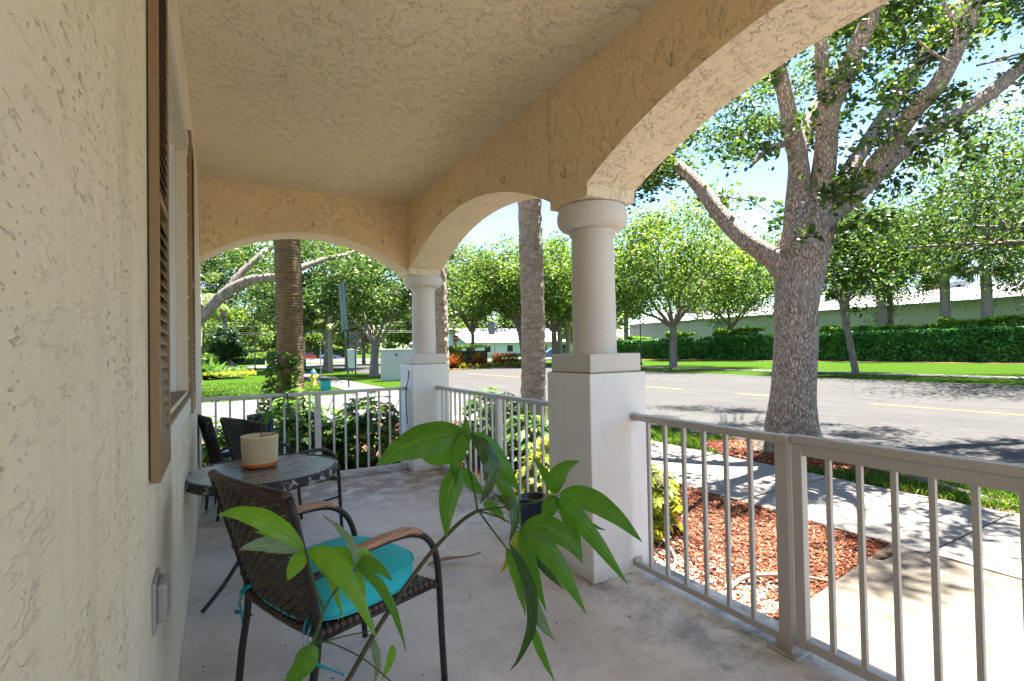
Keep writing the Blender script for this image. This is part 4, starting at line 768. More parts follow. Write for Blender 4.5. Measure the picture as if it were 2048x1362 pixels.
# ------------------------------------------------------------------ near oak
def oak_tree():
    t=thing('oak_tree','big oak in front of the porch with rugged grey trunk and spreading limbs','tree',(6.85,4.25,GZ))
    off_=Vector((-6.85,-4.25,-GZ)); pos=[]
    for li,limb in enumerate(OAK):
        P=[Vector(p[:3])+off_ for p in limb]; rr=[p[3] for p in limb]
        if li==0: P.insert(0,P[0]+Vector((0,0,-.12))); rr.insert(0,rr[0]*1.15)
        mb=MB(); n_=48 if li==0 else (28 if rr[0]>.1 else 8); mb.tube(P,rr,n_,14 if li==0 else 8,cap=False)
        amp=.016 if li==0 else .010
        V=[]
        for v in mb.v:
            v=Vector(v); d=mn.noise((v.x*9,v.y*9,v.z*2.2))*amp+mn.noise((v.x*24,v.y*24,v.z*7))*amp*.6
            c_=Vector((v.x,v.y,0)).normalized() if li==0 else Vector((mn.noise(v*3),mn.noise(v*3+Vector((7,0,0))),mn.noise(v*3+Vector((0,7,0)))))*1.2
            if li==0 and v.z<.7:
                a=math.atan2(v.y,v.x); d+=(.7-v.z)**2*.16*(.5+.5*math.sin(a*5+1)+.3*math.sin(a*9))
            V.append(v+c_*d)
        mesh_obj('trunk' if li==0 else 'limb',V,mb.f,'oak_bark',t,True)
        if li>0: pos.append((P,rr))
    # twigs and leaf clusters
    cl=[]; tw=MB()
    rr_=random.Random(5)
    for P,rr in pos:
        for i in range(len(P)-1):
            L_=(P[i+1]-P[i]).length
            for k in range(max(1,int(L_*2.3))):
                f=rr_.random(); p=P[i].lerp(P[i+1],f); r_=rr[i]*(1-f)+rr[i+1]*f
                frac=(i+f)/(len(P)-1)
                if frac<.42 and rr_.random()<.85: continue
                d=Vector((rr_.gauss(0,1),rr_.gauss(0,1),rr_.gauss(.25,.8))).normalized(); ln=rr_.uniform(.35,1.25)
                e=p+d*ln; 
                if e.z<3.0 or e.x<-2.3: continue
                mid=p.lerp(e,.5)+Vector((rr_.gauss(0,.08),rr_.gauss(0,.08),rr_.gauss(0,.08)))
                if rr_.random()<.7: tw.tube([p,mid,e],[min(.018,r_*.5),.010,.003],5,2,cap=False)
                cl+= [(e,rr_.uniform(.16,.34)),(mid,rr_.uniform(.10,.24))]
                if rr_.random()<.6: cl.append((e+Vector((rr_.gauss(0,.3),rr_.gauss(0,.3),rr_.gauss(-.05,.2))),rr_.uniform(.12,.28)))
    # canopy above and beyond the limbs
    def can(c0,rx,ry,rz,n_,zmin):
        k=0
        while k<n_:
            d=Vector((rr_.gauss(0,1),rr_.gauss(0,1),rr_.gauss(0,1))).normalized(); q=rr_.uniform(.45,1)**.6
            e=Vector(c0)+Vector((d.x*rx*q,d.y*ry*q,d.z*rz*q))
            if e.z<zmin: continue
            if mn.noise(e*.55)<-.05: continue
            cl.append((e,rr_.uniform(.22,.45))); k+=1
            if rr_.random()<.5: tw.tube([e.lerp(Vector((0,0,5.5)),.28),e.lerp(Vector((0,0,5.5)),.12)+Vector((0,0,.12)),e],[.02,.012,.003],5,2,cap=False)
    can((2.4,.2,8.8),4.4,5.0,2.2,84,6.9)
    can((4.3,4.6,7.9),2.8,2.6,.8,34,6.9)
    can((-1.2,2.4,4.9),1.5,1.3,.75,22,3.9)
    can((3.2,-1.6,6.4),2.6,2.2,1.2,28,4.6)
    can((1.4,2.8,5.6),1.6,1.5,1.0,22,4.3)
    tw.build('twigs','oak_bark',t,True)['kind']='stuff'
    P=[]
    for c_,r_ in cl:
        n_=int(120*(r_/.25)**1.6)
        P.append(RNG.normal(size=(min(n_,260),3))*np.array([r_,r_,r_*.7])*.62+np.array(c_))
    P=np.concatenate(P); V,F=leaf_cards(P,.098,.52,.35,.35); np_mesh('crown',V,F,'leaf_oak',t); return t,len(P)
OT,nOak=oak_tree()
# exposed roots
rt_=MB().tube([(2.62,2.05,GZ+.03),(2.9,2.1,GZ+.055),(3.15,1.95,GZ+.06),(3.35,1.82,GZ+.02)],[.010,.016,.014,.006],8,4).build('exposed_root','root_wood',None,True); tag(rt_,'pale root crossing the mulch beside the gate post','root',group='exposed roots')
rt_=MB().tube([(2.52,2.38,GZ+.05),(2.75,2.55,GZ+.06),(2.95,2.9,GZ+.06),(3.0,3.15,GZ+.02)],[.008,.011,.010,.004],8,4).build('exposed_root','root_wood',None,True); tag(rt_,'pale root in the mulch next to the near column','root',group='exposed roots')
rt_=MB().tube([(6.9,3.9,GZ+.05),(6.7,3.1,GZ+.04),(6.4,2.3,GZ+.035),(6.2,1.6,GZ+.01)],[.05,.045,.04,.015],8,4).build('exposed_root','oak_bark',None,True); tag(rt_,'long dark oak root running along the grass strip','root',group='exposed roots')
# ------------------------------------------------------------------ generic broadleaf tree meshes
def make_tree(name,label,loc,H,trunk,fork,rad,crownc,mat,ncl=70,leaf=.16,per=110,seed=1,bark='tree_bark',tr=.2,group=None,cat='tree',nb=9,flat=.62,holes=-.12,low=0,lean=(0,0)):
    rg=random.Random(seed); t=thing(name,label,cat,loc,0,group)
    f=Vector((fork[0],fork[1],fork[2])); C_=Vector(crownc); tb=MB()
    tb.tube([(0,0,-.1),(0,0,.12),(f.x*.35+lean[0],f.y*.35,f.z*.5),tuple(f)],[tr*1.5,tr*1.12,tr*.95,tr*.9],14,5,cap=False)
    cl=[]
    ends=[]
    for k in range(nb):
        a=2*PI*k/nb+rg.uniform(-.3,.3); q=rg.uniform(.55,.85); e=C_+Vector((math.cos(a)*rad[0]*q,math.sin(a)*rad[1]*q,rg.uniform(-.45,.45)*rad[2]))
        mid=f.lerp(e,.45)+Vector((rg.gauss(0,.25),rg.gauss(0,.25),rg.uniform(.1,.5))); r_=tr*rg.uniform(.38,.6)
        tb.tube([f-Vector((0,0,tr*.6)),f.lerp(mid,.5)+Vector((rg.gauss(0,.12),rg.gauss(0,.12),.1)),mid,e],[r_,r_*.8,r_*.6,r_*.18],8,4,cap=False); ends+=[mid,e]
        for j in range(4):
            s0=mid.lerp(e,rg.uniform(0,.8)); e2=s0+Vector((rg.gauss(0,1),rg.gauss(0,1),rg.gauss(.2,.6))).normalized()*rg.uniform(.25,.5)*rad[0]
            tb.tube([s0,s0.lerp(e2,.5)+Vector((rg.gauss(0,.1),rg.gauss(0,.1),.08)),e2],[r_*.35,r_*.22,r_*.08],6,3,cap=False); ends.append(e2)
    tb.build('trunk',bark,t,True)
    k=0
    while k<ncl*1.6:
        d=Vector((rg.gauss(0,1),rg.gauss(0,1),rg.gauss(0,1))).normalized(); q=rg.uniform(.2,1)**.45
        e=C_+Vector((d.x*rad[0]*q,d.y*rad[1]*q,d.z*rad[2]*q*(flat if d.z<0 else 1)))
        e+=Vector((mn.noise(e*.5),mn.noise(e*.5+Vector((9,0,0))),mn.noise(e*.5+Vector((0,9,0)))))*rad[0]*.36
        if mn.noise(e*(2.2/rad[0])+Vector((seed*3.1,0,0)))<holes: continue
        cl.append((e,rg.uniform(.13,.24)*rad[0])); k+=1
    for e in ends:
        if rg.random()<.8: cl.append((e,rg.uniform(.10,.18)*rad[0]))
    P=[]
    for c_,r_ in cl: P.append(RNG.normal(size=(per,3))*np.array([r_,r_,r_*.62])*.6+np.array(c_))
    P=np.concatenate(P); V,F=leaf_cards(P,leaf*1.28,.62,.4,.4); np_mesh('crown',V,F,mat,t); return t
G='shade trees along the street'
T1=make_tree('shade_tree','round green street tree across the road with forked pale trunk left of the big oak',(28.2,25.9,GZ),10,0,(.1,0,3.0),(6.2,6.2,4.0),(0,0,7.0),'leaf_bright',130,.17,120,3,tr=.27,group=G)
T2=make_tree('shade_tree','slim young tree with thin leaning pale trunk right of the big oak',(28.3,13.9,GZ),8,0,(-.5,.3,3.5),(3.5,3.5,2.6),(-.3,.2,6.1),'leaf_oak',80,.14,100,5,tr=.15,group=G,nb=6,lean=(-.1,0))
T4=make_tree('shade_tree','grey green tree seen through the side arch above the stop sign',(26.0,54.5,GZ),13,0,(.0,0,3.4),(6.2,6.2,5.2),(-1.2,0,8.6),'leaf_grey',120,.24,110,7,tr=.26,group=G,nb=10)
T5=make_tree('shade_tree','bright leafy tree directly behind the near palm trunk through the side arch',(24.9,41.0,GZ),11,0,(-.6,0,3.6),(5.8,5.8,4.0),(-.4,0,7.4),'leaf_bright',110,.19,110,9,tr=.26,group=G,nb=9)
TB=make_tree('shade_tree','street tree with strongly forked grey trunk beside the green cabinet',(8.4,32.1,GZ),8,0,(.1,0,1.9),(4.6,4.6,2.6),(.6,0,5.9),'leaf_oak',110,.15,120,11,tr=.27,group=G,nb=5,flat=.8)
TA=make_tree('shade_tree','green street tree with dark trunk right of the ivy covered palm',(8.2,46.9,GZ),11,0,(.2,0,2.9),(5.8,5.8,4.2),(-.3,0,7.6),'leaf_oak',110,.19,110,13,tr=.36,group=G,nb=8)
# copies placed in the distance
clone(TA,(6.9,58,GZ),2.0,.85,'smaller shade tree just right of the ivy palm, second one back',G)
clone(T1,(49.5,37.0,GZ),1.1,1.2,'shade tree behind the hedge hidden partly by the big oak trunk',G)
clone(T1,(27.6,39.8,GZ),2.6,1.05,'shade tree across the road just right of the near round column',G)
clone(T5,(51,58,GZ),.5,1.25,'large tree far behind the hedge at the left end of the warehouse',G)
clone(T2,(1.5,73,GZ),.5,1.9,'pale leafy tree behind the left lamp post',G)
clone(TB,(10.5,49.5,GZ),2.4,1.0,'shade tree on the verge behind the road sign',G)
clone(T4,(15.5,64,GZ),1.9,.85,'tree behind the corner column beyond the junction',G)
RT=make_tree('oak_tree','dark spreading tree at the right edge across the road with hanging foliage',(27.0,3.4,GZ),12,0,(0,0,4.2),(6.9,7.4,3.1),(-.6,2.0,6.7),'leaf_oak',120,.115,210,17,tr=.34,group=None,nb=12,holes=-.05,flat=.95)
clone(RT,(29.5,-7.5,GZ),1.5,1.1,'dark tree farther along the road past the right edge')
clone(RT,(52,22.5,GZ),2.2,(.72,.72,1.42),'dark tree mass behind the sabal palms right of the slim young tree')
clone(RT,(52,12.5,GZ),4.1,(.72,.72,1.5),'dark tree mass behind the sabal palms nearest the right edge')
# left tree with long limbs above the lawn
lt=thing('oak_tree','tree at left whose long pale limbs reach over the lawn behind the ivy palm','tree',(-1.9,22.2,GZ))
def L3(pts): return [(x+1.9,y-22.2,z-GZ) for x,y,z in pts]
MB().tube(L3([(-1.9,22.2,-.2),(-1.85,22.2,.9),(-1.5,22.2,1.9)]),[.42,.34,.30],14,5,cap=False).build('trunk','tree_bark',lt,True)
MB().tube(L3([(-1.6,22.2,1.7),(-.63,22.3,2.78),(.2,22.0,3.72),(1.05,21.7,4.22),(2.05,21.5,4.42),(3.5,22.0,5.15),(4.9,22.6,5.7),(6.0,23.2,6.4)]),[.26,.21,.20,.18,.15,.12,.08,.03],12,5,cap=False).build('limb','tree_bark',lt,True)
MB().tube(L3([(.15,22.0,3.66),(.75,22.1,4.55),(1.5,22.3,5.35),(2.5,22.8,6.3),(3.2,23,7.2)]),[.16,.14,.12,.07,.03],10,5,cap=False).build('limb','tree_bark',lt,True)
rg=random.Random(3); P=[]; mbt=MB()
for k in range(120):
    a=rg.uniform(0,2*PI); q=rg.uniform(0,1)**.5; c_=np.array([2.2+4.4*q*math.cos(a),.2+3.4*q*math.sin(a),5.9+rg.uniform(-.9,1.9)+.0])
    if c_[0]<2.2 and c_[2]<5.6 and c_[0]>1.2: continue
    if mn.noise(Vector(c_)*.7)<-.15: continue
    P.append(RNG.normal(size=(130,3))*np.array([.42,.42,.25])+c_)
P=np.concatenate(P); V,F=leaf_cards(P,.13,.5,.3,.4); np_mesh('crown',V,F,'leaf_oak',lt)
# ------------------------------------------------------------------ palms
def palm_trunk(name,par,H,r,n_=24,mat='palm_bark',amp=.03,lean=(0,0),scars=True,seed=0):
    V=[];F=[]; rows=int(H/.035); rg=random.Random(seed)
    for j in range(rows+1):
        z=H*j/rows; rr=r*(1.06-.12*z/H)+ (.05*math.exp(-z*3)); ringp=(z*11+.8*mn.noise((0,0,z*2+seed)))%1.0
        for i in range(n_):
            a=2*PI*i/n_; q=rr+amp*.35*(1-ringp)*.5*(1+mn.noise((math.cos(a)*2,math.sin(a)*2,z*5+seed)))+amp*.5*mn.noise((math.cos(a)*3.1,math.sin(a)*3.1,z*9+seed))
            V.append((q*math.cos(a)+lean[0]*z/H+.03*math.sin(z),q*math.sin(a)+lean[1]*z/H,z))
    for j in range(rows):
        for i in range(n_): F.append((j*n_+i,j*n_+(i+1)%n_,(j+1)*n_+(i+1)%n_,(j+1)*n_+i))
    o=mesh_obj('trunk',V,F,mat,par,True)
    if scars:
        mb=MB()
        for k in range(int(H*9)):
            z=rg.uniform(.1,H); a=rg.uniform(0,2*PI); q=r*(1.06-.12*z/H)+.0; c_,s_=math.cos(a),math.sin(a); cx,cy=lean[0]*z/H+.03*math.sin(z),lean[1]*z/H; h=rg.uniform(.03,.09); w_=rg.uniform(.02,.05); o_=rg.uniform(.012,.035)
            T=(-s_*w_,c_*w_)
            mb.add([(cx+q*c_-T[0],cy+q*s_-T[1],z),(cx+q*c_+T[0],cy+q*s_+T[1],z),(cx+(q+o_)*c_,cy+(q+o_)*s_,z+h),(cx+(q+.004)*c_,cy+(q+.004)*s_,z+h*.8),(cx+(q-.01)*c_,cy+(q-.01)*s_,z-.01)],[(0,1,2),(0,2,3),(1,3,2),(0,4,1)])
        b=mb.build('bark_scars',mat,par); b['kind']='stuff'
    return o
def fan_crown(par,z,n_,L_,seed=0,mat='leaf_palm',c=(0,0),dens=20):
    rg=random.Random(seed); V=[];F=[]; st=MB()
    for k in range(n_):
        a=rg.uniform(0,2*PI); el=rg.uniform(-.75,1.2); pl=L_*rg.uniform(.5,.75); d=Vector((math.cos(a)*math.cos(el),math.sin(a)*math.cos(el),math.sin(el))); b=Vector((c[0],c[1],z)); h=b+d*pl-Vector((0,0,.12*pl))
        st.tube([b,b+d*pl*.5+Vector((0,0,.05)),h],[.025,.018,.012],5,2,cap=False)
        side=d.cross(Vector((0,0,1))).normalized(); 
        for j in range(dens):
            t=(j/(dens-1)-.5)*2.7; dd=(d*math.cos(t)+side*math.sin(t)).normalized(); l=L_*.62*(1-.22*abs(t)/1.35)*rg.uniform(.85,1.05); m_=h+dd*l*.55; e=h+dd*l-Vector((0,0,l*rg.uniform(.25,.55))); s=dd.cross(d.cross(side)).normalized()*.028*L_
            i=len(V); V+=[h-s*.3,m_-s,e,m_+s,h+s*.3]; F.append((i,i+1,i+2,i+3,i+4))
    st.build('petioles','stem_green',par,True); me=np_mesh('crown',[tuple(v) for v in V],F,mat,par); return me
def palm(label,loc,H,r,cr=True,mat='palm_bark',seed=0,lean=(0,0),group=None,amp=.03,scars=True,n_=24,fr=18,L_=1.7):
    p=thing('palm_tree',label,'palm',loc,0,group); palm_trunk('trunk',p,H,r,n_,mat,amp,lean,scars,seed)
    if cr: fan_crown(p,H,fr,L_,seed,c=(lean[0]+.03*math.sin(H),lean[1]))
    return p
PG='palm trunks rising just outside the porch'
palm('thick grey palm trunk with ring scars seen through the side arch',(4.85,7.75,GZ),12.5,.200,mat='palm_bark',seed=3,lean=(.12,-.05),group=PG,amp=.045,n_=56,L_=1.05)
palm('reddish palm trunk with ivy, moss and painted shade on its left side beyond the end railing',(.94,8.75,GZ),12.5,.185,mat='palm_bark_warm',seed=8,lean=(.02,0),group=PG,amp=.04,n_=48,L_=1.05)
palm('palm trunk just visible behind the corner column with peeling bark',(4.02,10.1,GZ),12.0,.165,mat='palm_bark',seed=11,lean=(0,0),group=PG,amp=.05,n_=40,L_=1.05)
SG='sabal palms behind the hedge'
sp=palm('sabal palm behind the hedge, second from the right edge',(50,17.8,GZ),7.9,.34,seed=21,group=SG,amp=.03,scars=False,L_=2.3,fr=30)
clone(sp,(50,15.3,GZ),1.3,1.02,'sabal palm behind the hedge nearest the right edge',SG)
clone(sp,(50,22.3,GZ),2.3,.98,'sabal palm behind the hedge with ivy, third from the right edge',SG)
clone(sp,(50,25.2,GZ),3.4,.93,'sabal palm behind the hedge right behind the slim young tree',SG)
clone(sp,(50,54.4,GZ),4.0,1.0,'sabal palm at the left end of the hedge next to the round column',SG)
clone(sp,(30.4,43.0,GZ),.6,.72,'brown trunked palm left of the near column through the side arch',SG)
clone(sp,(32.6,44.6,GZ),1.9,.72,'second brown palm touching the near column through the side arch',SG)
clone(sp,(7.4,41,GZ),1.0,.55,'small fan palm on the verge behind the forked street tree',SG)
clone(sp,(-1.0,30.5,GZ),2.7,.62,'fan palm peeking out beside the house wall above the lawn',SG)
clone(sp,(36,83,GZ),.2,.75,'distant palm right of the white roofed building',SG)
clone(sp,(64,13.5,GZ),.2,1.15,'far palm rising behind the warehouse roof at right',SG)
# ivy on the warm palm
def vine(name,label,c,r,h,n_,mat='leaf_shrub',leaf=.07,seed=2,skirt=.45,ang=(0,2*PI)):
    rg=np.random.default_rng(seed); z=h*rg.uniform(0,1,n_)**1.9; a=rg.uniform(*ang,n_); q=r+.03+skirt*np.exp(-z*1.7)*rg.uniform(0,1,n_)+.05*rg.uniform(0,1,n_)
    P=np.stack([q*np.cos(a),q*np.sin(a),z+.04],1); V,F=leaf_cards(P,leaf,.6,.2,.4,rg); o=np_mesh(name,V,F,mat,None,loc=c); return tag(o,label,'vine')
vine('ivy','dark ivy climbing the reddish palm and spilling round its foot',(.94,8.75,GZ),.19,1.5,1300,'leaf_shrub',.085,2,.6,(2.4,5.2))
# ------------------------------------------------------------------ shrubs near the porch
def shrub(label,loc,rx,ry,h,n_,mat='leaf_shrub',leaf=.085,seed=1,group='leafy shrubs around the porch',stems=9,name='shrub'):
    rg=random.Random(seed); t=thing(name,label,'shrub',loc,0,group); mb=MB(); V=[];F=[]
    for k in range(stems):
        a=rg.uniform(0,2*PI); q=rg.uniform(.2,.85); mb.tube([(rg.uniform(-.05,.05),rg.uniform(-.05,.05),0),(rx*q*.5*math.cos(a),ry*q*.5*math.sin(a),h*.4),(rx*q*math.cos(a),ry*q*math.sin(a),h*rg.uniform(.6,.95))],[.012,.009,.004],5,3,cap=False)
    mb.build('stems','stem_brown',t,True)
    for k in range(n_):
        d=Vector((rg.gauss(0,1),rg.gauss(0,1),abs(rg.gauss(0,1)))).normalized(); q=rg.uniform(.2,1)**.4; c_=Vector((d.x*rx*q,d.y*ry*q,.06+h*d.z*q*.95)); ax=(d*.6+Vector((rg.gauss(0,.4),rg.gauss(0,.4),.7))).normalized(); u=ax.orthogonal().normalized(); v=ax.cross(u); nl=rg.randint(6,8); L_=leaf*rg.uniform(.75,1.25)
        for j in range(nl):
            b=2*PI*j/nl+rg.uniform(-.15,.15); dd=(u*math.cos(b)+v*math.sin(b)+ax*.15).normalized(); s=dd.cross(ax).normalized()*L_*.19; i=len(V); e=c_+dd*L_-Vector((0,0,L_*.22)); V+=[c_,c_+dd*L_*.35-s*.9+ax*.004,c_+dd*L_*.7-s,e,c_+dd*L_*.7+s,c_+dd*L_*.35+s*.9+ax*.004]; F.append(tuple(range(i,i+6)))
    np_mesh('foliage',[tuple(v) for v in V],F,mat,t); return t
shrub('leafy green shrub behind the left end of the end railing by the wall',(-.05,6.85,GZ),.55,.5,.82,330,seed=1)
shrub('leafy green shrub behind the middle of the end railing',(.88,7.2,GZ),.55,.5,1.05,420,seed=2)
shrub('leafy green shrub behind the right end of the end railing beside the column',(1.75,6.95,GZ),.60,.5,.98,420,seed=3)
shrub('green shrub between the end railing and the ivy covered palm',(1.35,8.1,GZ),.5,.5,.72,220,seed=4)
for i,(y,h,l) in enumerate([(4.35,.62,'yellow green shrub behind the side railing nearest the near column'),(5.15,.78,'bright green shrub at the middle of the side railing'),(5.95,.95,'bright green shrub behind the side railing beside the corner column'),(6.7,1.0,'tall green shrub at the foot of the grey palm trunk')]):
    shrub(l,(3.05+.12*i,y,GZ),.5,.46,h,300,'leaf_shrub' if i!=0 else 'leaf_yellow',.085,10+i)
shrub('bright yellow green shrub just right of the near pedestal beyond the railing',(3.02,3.12,GZ),.30,.28,.60,170,'leaf_yellow',.085,20)
shrub('small yellow green shrub low in the mulch by the side railing',(3.0,3.75,GZ),.34,.3,.45,150,'leaf_yellow',.08,21)
# ------------------------------------------------------------------ hedge and warehouse
def hedge(label,x0,x1,y0,y1,h,n_,mat,leaf,bumps=.25,seed=1,cat='hedge',name='hedge'):
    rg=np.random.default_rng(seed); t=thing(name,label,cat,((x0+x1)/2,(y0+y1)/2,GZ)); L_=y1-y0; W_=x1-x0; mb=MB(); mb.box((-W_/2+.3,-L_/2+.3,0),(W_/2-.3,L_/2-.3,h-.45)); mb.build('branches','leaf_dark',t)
    y=rg.uniform(-L_/2,L_/2,n_); f=rg.uniform(0,1,n_); top=f<.35; x=np.where(top,rg.uniform(-W_/2,W_/2,n_),-W_/2+rg.normal(0,.06,n_)+.12); hh=h+bumps*np.array([mn.noise((float(a)*.45,seed,0))+.5*mn.noise((float(a)*1.3,seed,2)) for a in y]); z=np.where(top,hh+rg.normal(0,.07,n_),hh*rg.uniform(0.02,1,n_)); x=x+np.where(top,0,.14*np.array([mn.noise((float(a)*1.7,float(b)*1.7,seed)) for a,b in zip(y,z)]))
    V,F=leaf_cards(np.stack([x,y,z],1),leaf,.6,.3,.4,rg); np_mesh('foliage',V,F,mat,t); return t
hedge('long dark green clipped hedge along the lawn across the road',46.0,47.6,2,56,2.34,52000,'leaf_hedge',.20,.12,1)
for i,(y,ln,h,l) in enumerate([(35.5,5.5,3.1,'bright green rounded shrub above the hedge left of the oak trunk'),(29.5,4,2.6,'bright green shrub above the hedge hidden at the oak trunk'),(43.5,3.4,3.0,'bright green shrub above the hedge behind the forked street tree'),(22.5,9,2.75,'bright green shrub row above the hedge right of the oak trunk'),(14.6,6,3.05,'bright green shrub row above the hedge at the right edge'),(50.5,3,2.7,'small bright shrub above the hedge near the lamp post'),(8,6,3.3,'bright green shrub above the hedge past the right edge')]):
    hedge(l,47.9,49.6,y-ln/2,y+ln/2,h,int(1500*ln),'leaf_lit',.22,.5,30+i,'shrub','shrub')
sheet('hedge_mulch_strip',[(44.9,1),(46.6,1),(46.6,56),(44.9,56)],GZ+.006,'brick_red')
wh=thing('warehouse','long low warehouse with pale grey green wall and metal roof behind the hedge','building',(60,0,GZ))
MB().box((0,-20,0),(26,64.5,5.35)).build('wall','warehouse_wall',wh)
mb=MB(); mb.add([(-.35,-20.3,5.33),(-.35,64.9,5.33),(10,64.9,7.45),(10,-20.3,7.45),(-.35,-20.3,5.18),(-.35,64.9,5.18)],[(0,3,2,1),(0,1,5,4)]); mb.add([(10,-20.3,7.45),(10,64.9,7.45),(27,64.9,5.3),(27,-20.3,5.3)],[(0,3,2,1)]); mb.add([(-.35,64.9,5.2),(10,64.9,7.44),(27,64.9,5.2)],[(0,2,1)])
rf=mb.build('roof','metal_roof',wh)
sm_=None
for k in range(90):
    y=-20+k*.94
    if sm_ is None: sm_=MB().add([(-.36,-.03,5.36),(-.36,.03,5.36),(10,.03,7.49),(10,-.03,7.49),(-.36,-.03,5.30),(-.36,.03,5.30),(10,.03,7.43),(10,-.03,7.43)],[(0,3,2,1),(0,1,5,4),(0,4,7,3),(1,2,6,5)]).build('roof_seam','metal_roof',rf,loc=(0,y,0))
    else: c=sm_.copy(); COL.objects.link(c); c.parent=rf; c.location=(0,y,0)
MB().box((9.6,25.6,7.3),(10.6,26.8,8.3)).build('roof_vent','brick_red',wh); MB().box((9.6,23.0,7.3),(11,24.6,8.0)).build('roof_vent','roof_white',wh)
MB().box((8,57.5,6.6),(10.5,61,8.2)).build('roof_unit','sign_grey',wh)
# ------------------------------------------------------------------ white roofed building with blue gable
bh=thing('shop_building','low white building with blue gable and pale roof beyond the junction','building',(37,92,GZ),R(-4))
MB().box((0,0,0),(36,14,3.1)).build('wall','wall_white',bh)
mb=MB(); mb.add([(-.6,-.7,3.0),(36.6,-.7,3.0),(36.6,6,5.6),(-.6,6,5.6),(36.6,14.7,3.0),(-.6,14.7,3.0)],[(0,1,2,3),(3,2,4,5)]); rf=mb.build('roof','roof_white',bh)
MB().box((-.6,5.7,5.6),(36.6,6.3,6.1)).build('parapet','wall_white',bh)
mb=MB(); mb.add([(-4.6,-3,0),(3.4,-3,0),(3.4,-3,3.2),(-.6,-3,6.0),(-4.6,-3,3.2),(-4.6,4,0),(3.4,4,0),(3.4,4,3.2),(-.6,4,6.0),(-4.6,4,3.2)],[(0,1,2,3,4),(5,9,8,7,6),(1,6,7,2),(0,4,9,5)]); gb=mb.build('gable_wing','wall_blue',bh)
MB().add([(-5.1,-3.6,2.95),(-.6,-3.6,6.15),(-.6,4.2,6.15),(-5.1,4.2,2.95)],[(0,1,2,3)]).add([(3.9,-3.6,2.95),(-.6,-3.6,6.15),(-.6,4.2,6.15),(3.9,4.2,2.95)],[(0,3,2,1)]).build('gable_roof','roof_white',bh)
MB().box((-4.6,-3.06,0),(3.4,-3.01,2.6)).build('gable_band','wall_white',bh)
for x in (5,9,14,19,22,27,31): 
    f=MB().box((x,-.08,.9),(x+1.6,-.01,2.5)).build('window','trim_white',bh); MB().box((x+.15,-.12,1.05),(x+1.45,-.085,2.38)).build('pane','dark_glass',f)
# ------------------------------------------------------------------ island bed
isl=bumpy('island_bed',15.6,23.0,37.2,43.8,GZ+.05,'brick_red',.4,.05)
sheet('island_lawn',[(13.2,36.3),(23.2,36.3),(23.2,56),(13.8,56)],GZ+.012,'grass_ground')
def spiky(label,loc,n_,L_,mat,seed,group=None,wd=.045,name='spiky_plant',cat='plant',lo=.2):
    rg=random.Random(seed); t=thing(name,label,cat,loc,0,group); V=[];F=[]
    for k in range(n_):
        a=rg.uniform(0,2*PI); el=rg.uniform(lo,1.45); d=Vector((math.cos(a)*math.cos(el),math.sin(a)*math.cos(el),math.sin(el))); l=L_*rg.uniform(.6,1.1); s=d.cross(Vector((0,0,1))).normalized()*wd*L_; m_=d*l*.5; e=d*l-Vector((0,0,l*.18)); i=len(V); V+=[-s*.5,m_-s,e,m_+s,s*.5]; F.append((i,i+1,i+2,i+3,i+4))
    np_mesh('leaves',[tuple(v) for v in V],F,mat,t)
    MB().tube([(0,0,-.05),(0,0,.12)],.05,6).build('stem','stem_brown',t); return t
s1=spiky('tall orange red spiky plant in the middle of the island bed',(19.6,40.0,GZ),170,1.9,'leaf_orange',1,'spiky orange plants on the island')
clone(s1,(16.6,38.8,GZ),1.0,.85,'orange spiky plant at the left of the island bed')
clone(s1,(21.6,40.0,GZ),2.0,.8,'orange spiky plant at the right of the island bed')
clone(s1,(18.1,41.0,GZ),2.6,.9,'orange spiky plant at the back left of the island bed')
br=spiky('small yellow bromeliad on the island edge',(17,38,GZ),60,.55,'leaf_yellow',2,'yellow bromeliads on the island',.10,'bromeliad',lo=.1); br['label']='yellow bromeliad at the left front of the island bed'
for i in range(16): clone(br,(16.4+.40*i+random.uniform(-.1,.1),37.6+random.uniform(0,1.3),GZ),random.uniform(0,6),random.uniform(.8,1.3),'yellow bromeliad in the low massed row along the front of the island bed','massed yellow bromeliads')
hedge('flat topped bright green shrub behind the orange plants on the island',20.5,24.0,46,50.5,1.9,5200,'leaf_bright',.16,.15,60,'shrub','shrub')
sp2=spiky('big green strap leaved plant beside the near column across the road',(27.2,36.2,GZ),110,1.8,'leaf_shrub',7)
clone(sp2,(24.8,40.2,GZ),2,.8,'green strap leaved plant at the foot of the tree behind the palm trunk')
hedge('low orange flowering shrub row right of the island',25.0,26.4,42.5,48,1.0,2600,'leaf_orange',.14,.2,61,'shrub','shrub')
# ------------------------------------------------------------------ lawn side plants
rbz=make_tree('round_shrub','round clipped dark bush on a stem at the far side of the lawn',(.55,41,GZ),3,0,(0,0,1.1),(1.35,1.35,1.25),(0,0,2.25),'leaf_dark',60,.10,120,31,tr=.07,nb=8,flat=1,holes=-.9,cat='shrub')
sp3=spiky('large leaved green plant in front of the round clipped bush',(-.35,38.6,GZ),90,1.7,'leaf_shrub',9,None,.12)
clone(sp3,(-.9,37.0,GZ),2,.9,'large leaved green plant next to the house wall beyond the lawn')
hedge('low green ground cover bed at the far left of the lawn',-2.2,1.6,36.6,39.8,.55,5200,'leaf_shrub',.11,.2,62,'shrub','shrub')
hedge('low yellow edging plants in front of the ground cover bed',-2.0,2.0,35.5,36.5,.38,2600,'leaf_yellow',.10,.15,63,'shrub','shrub')
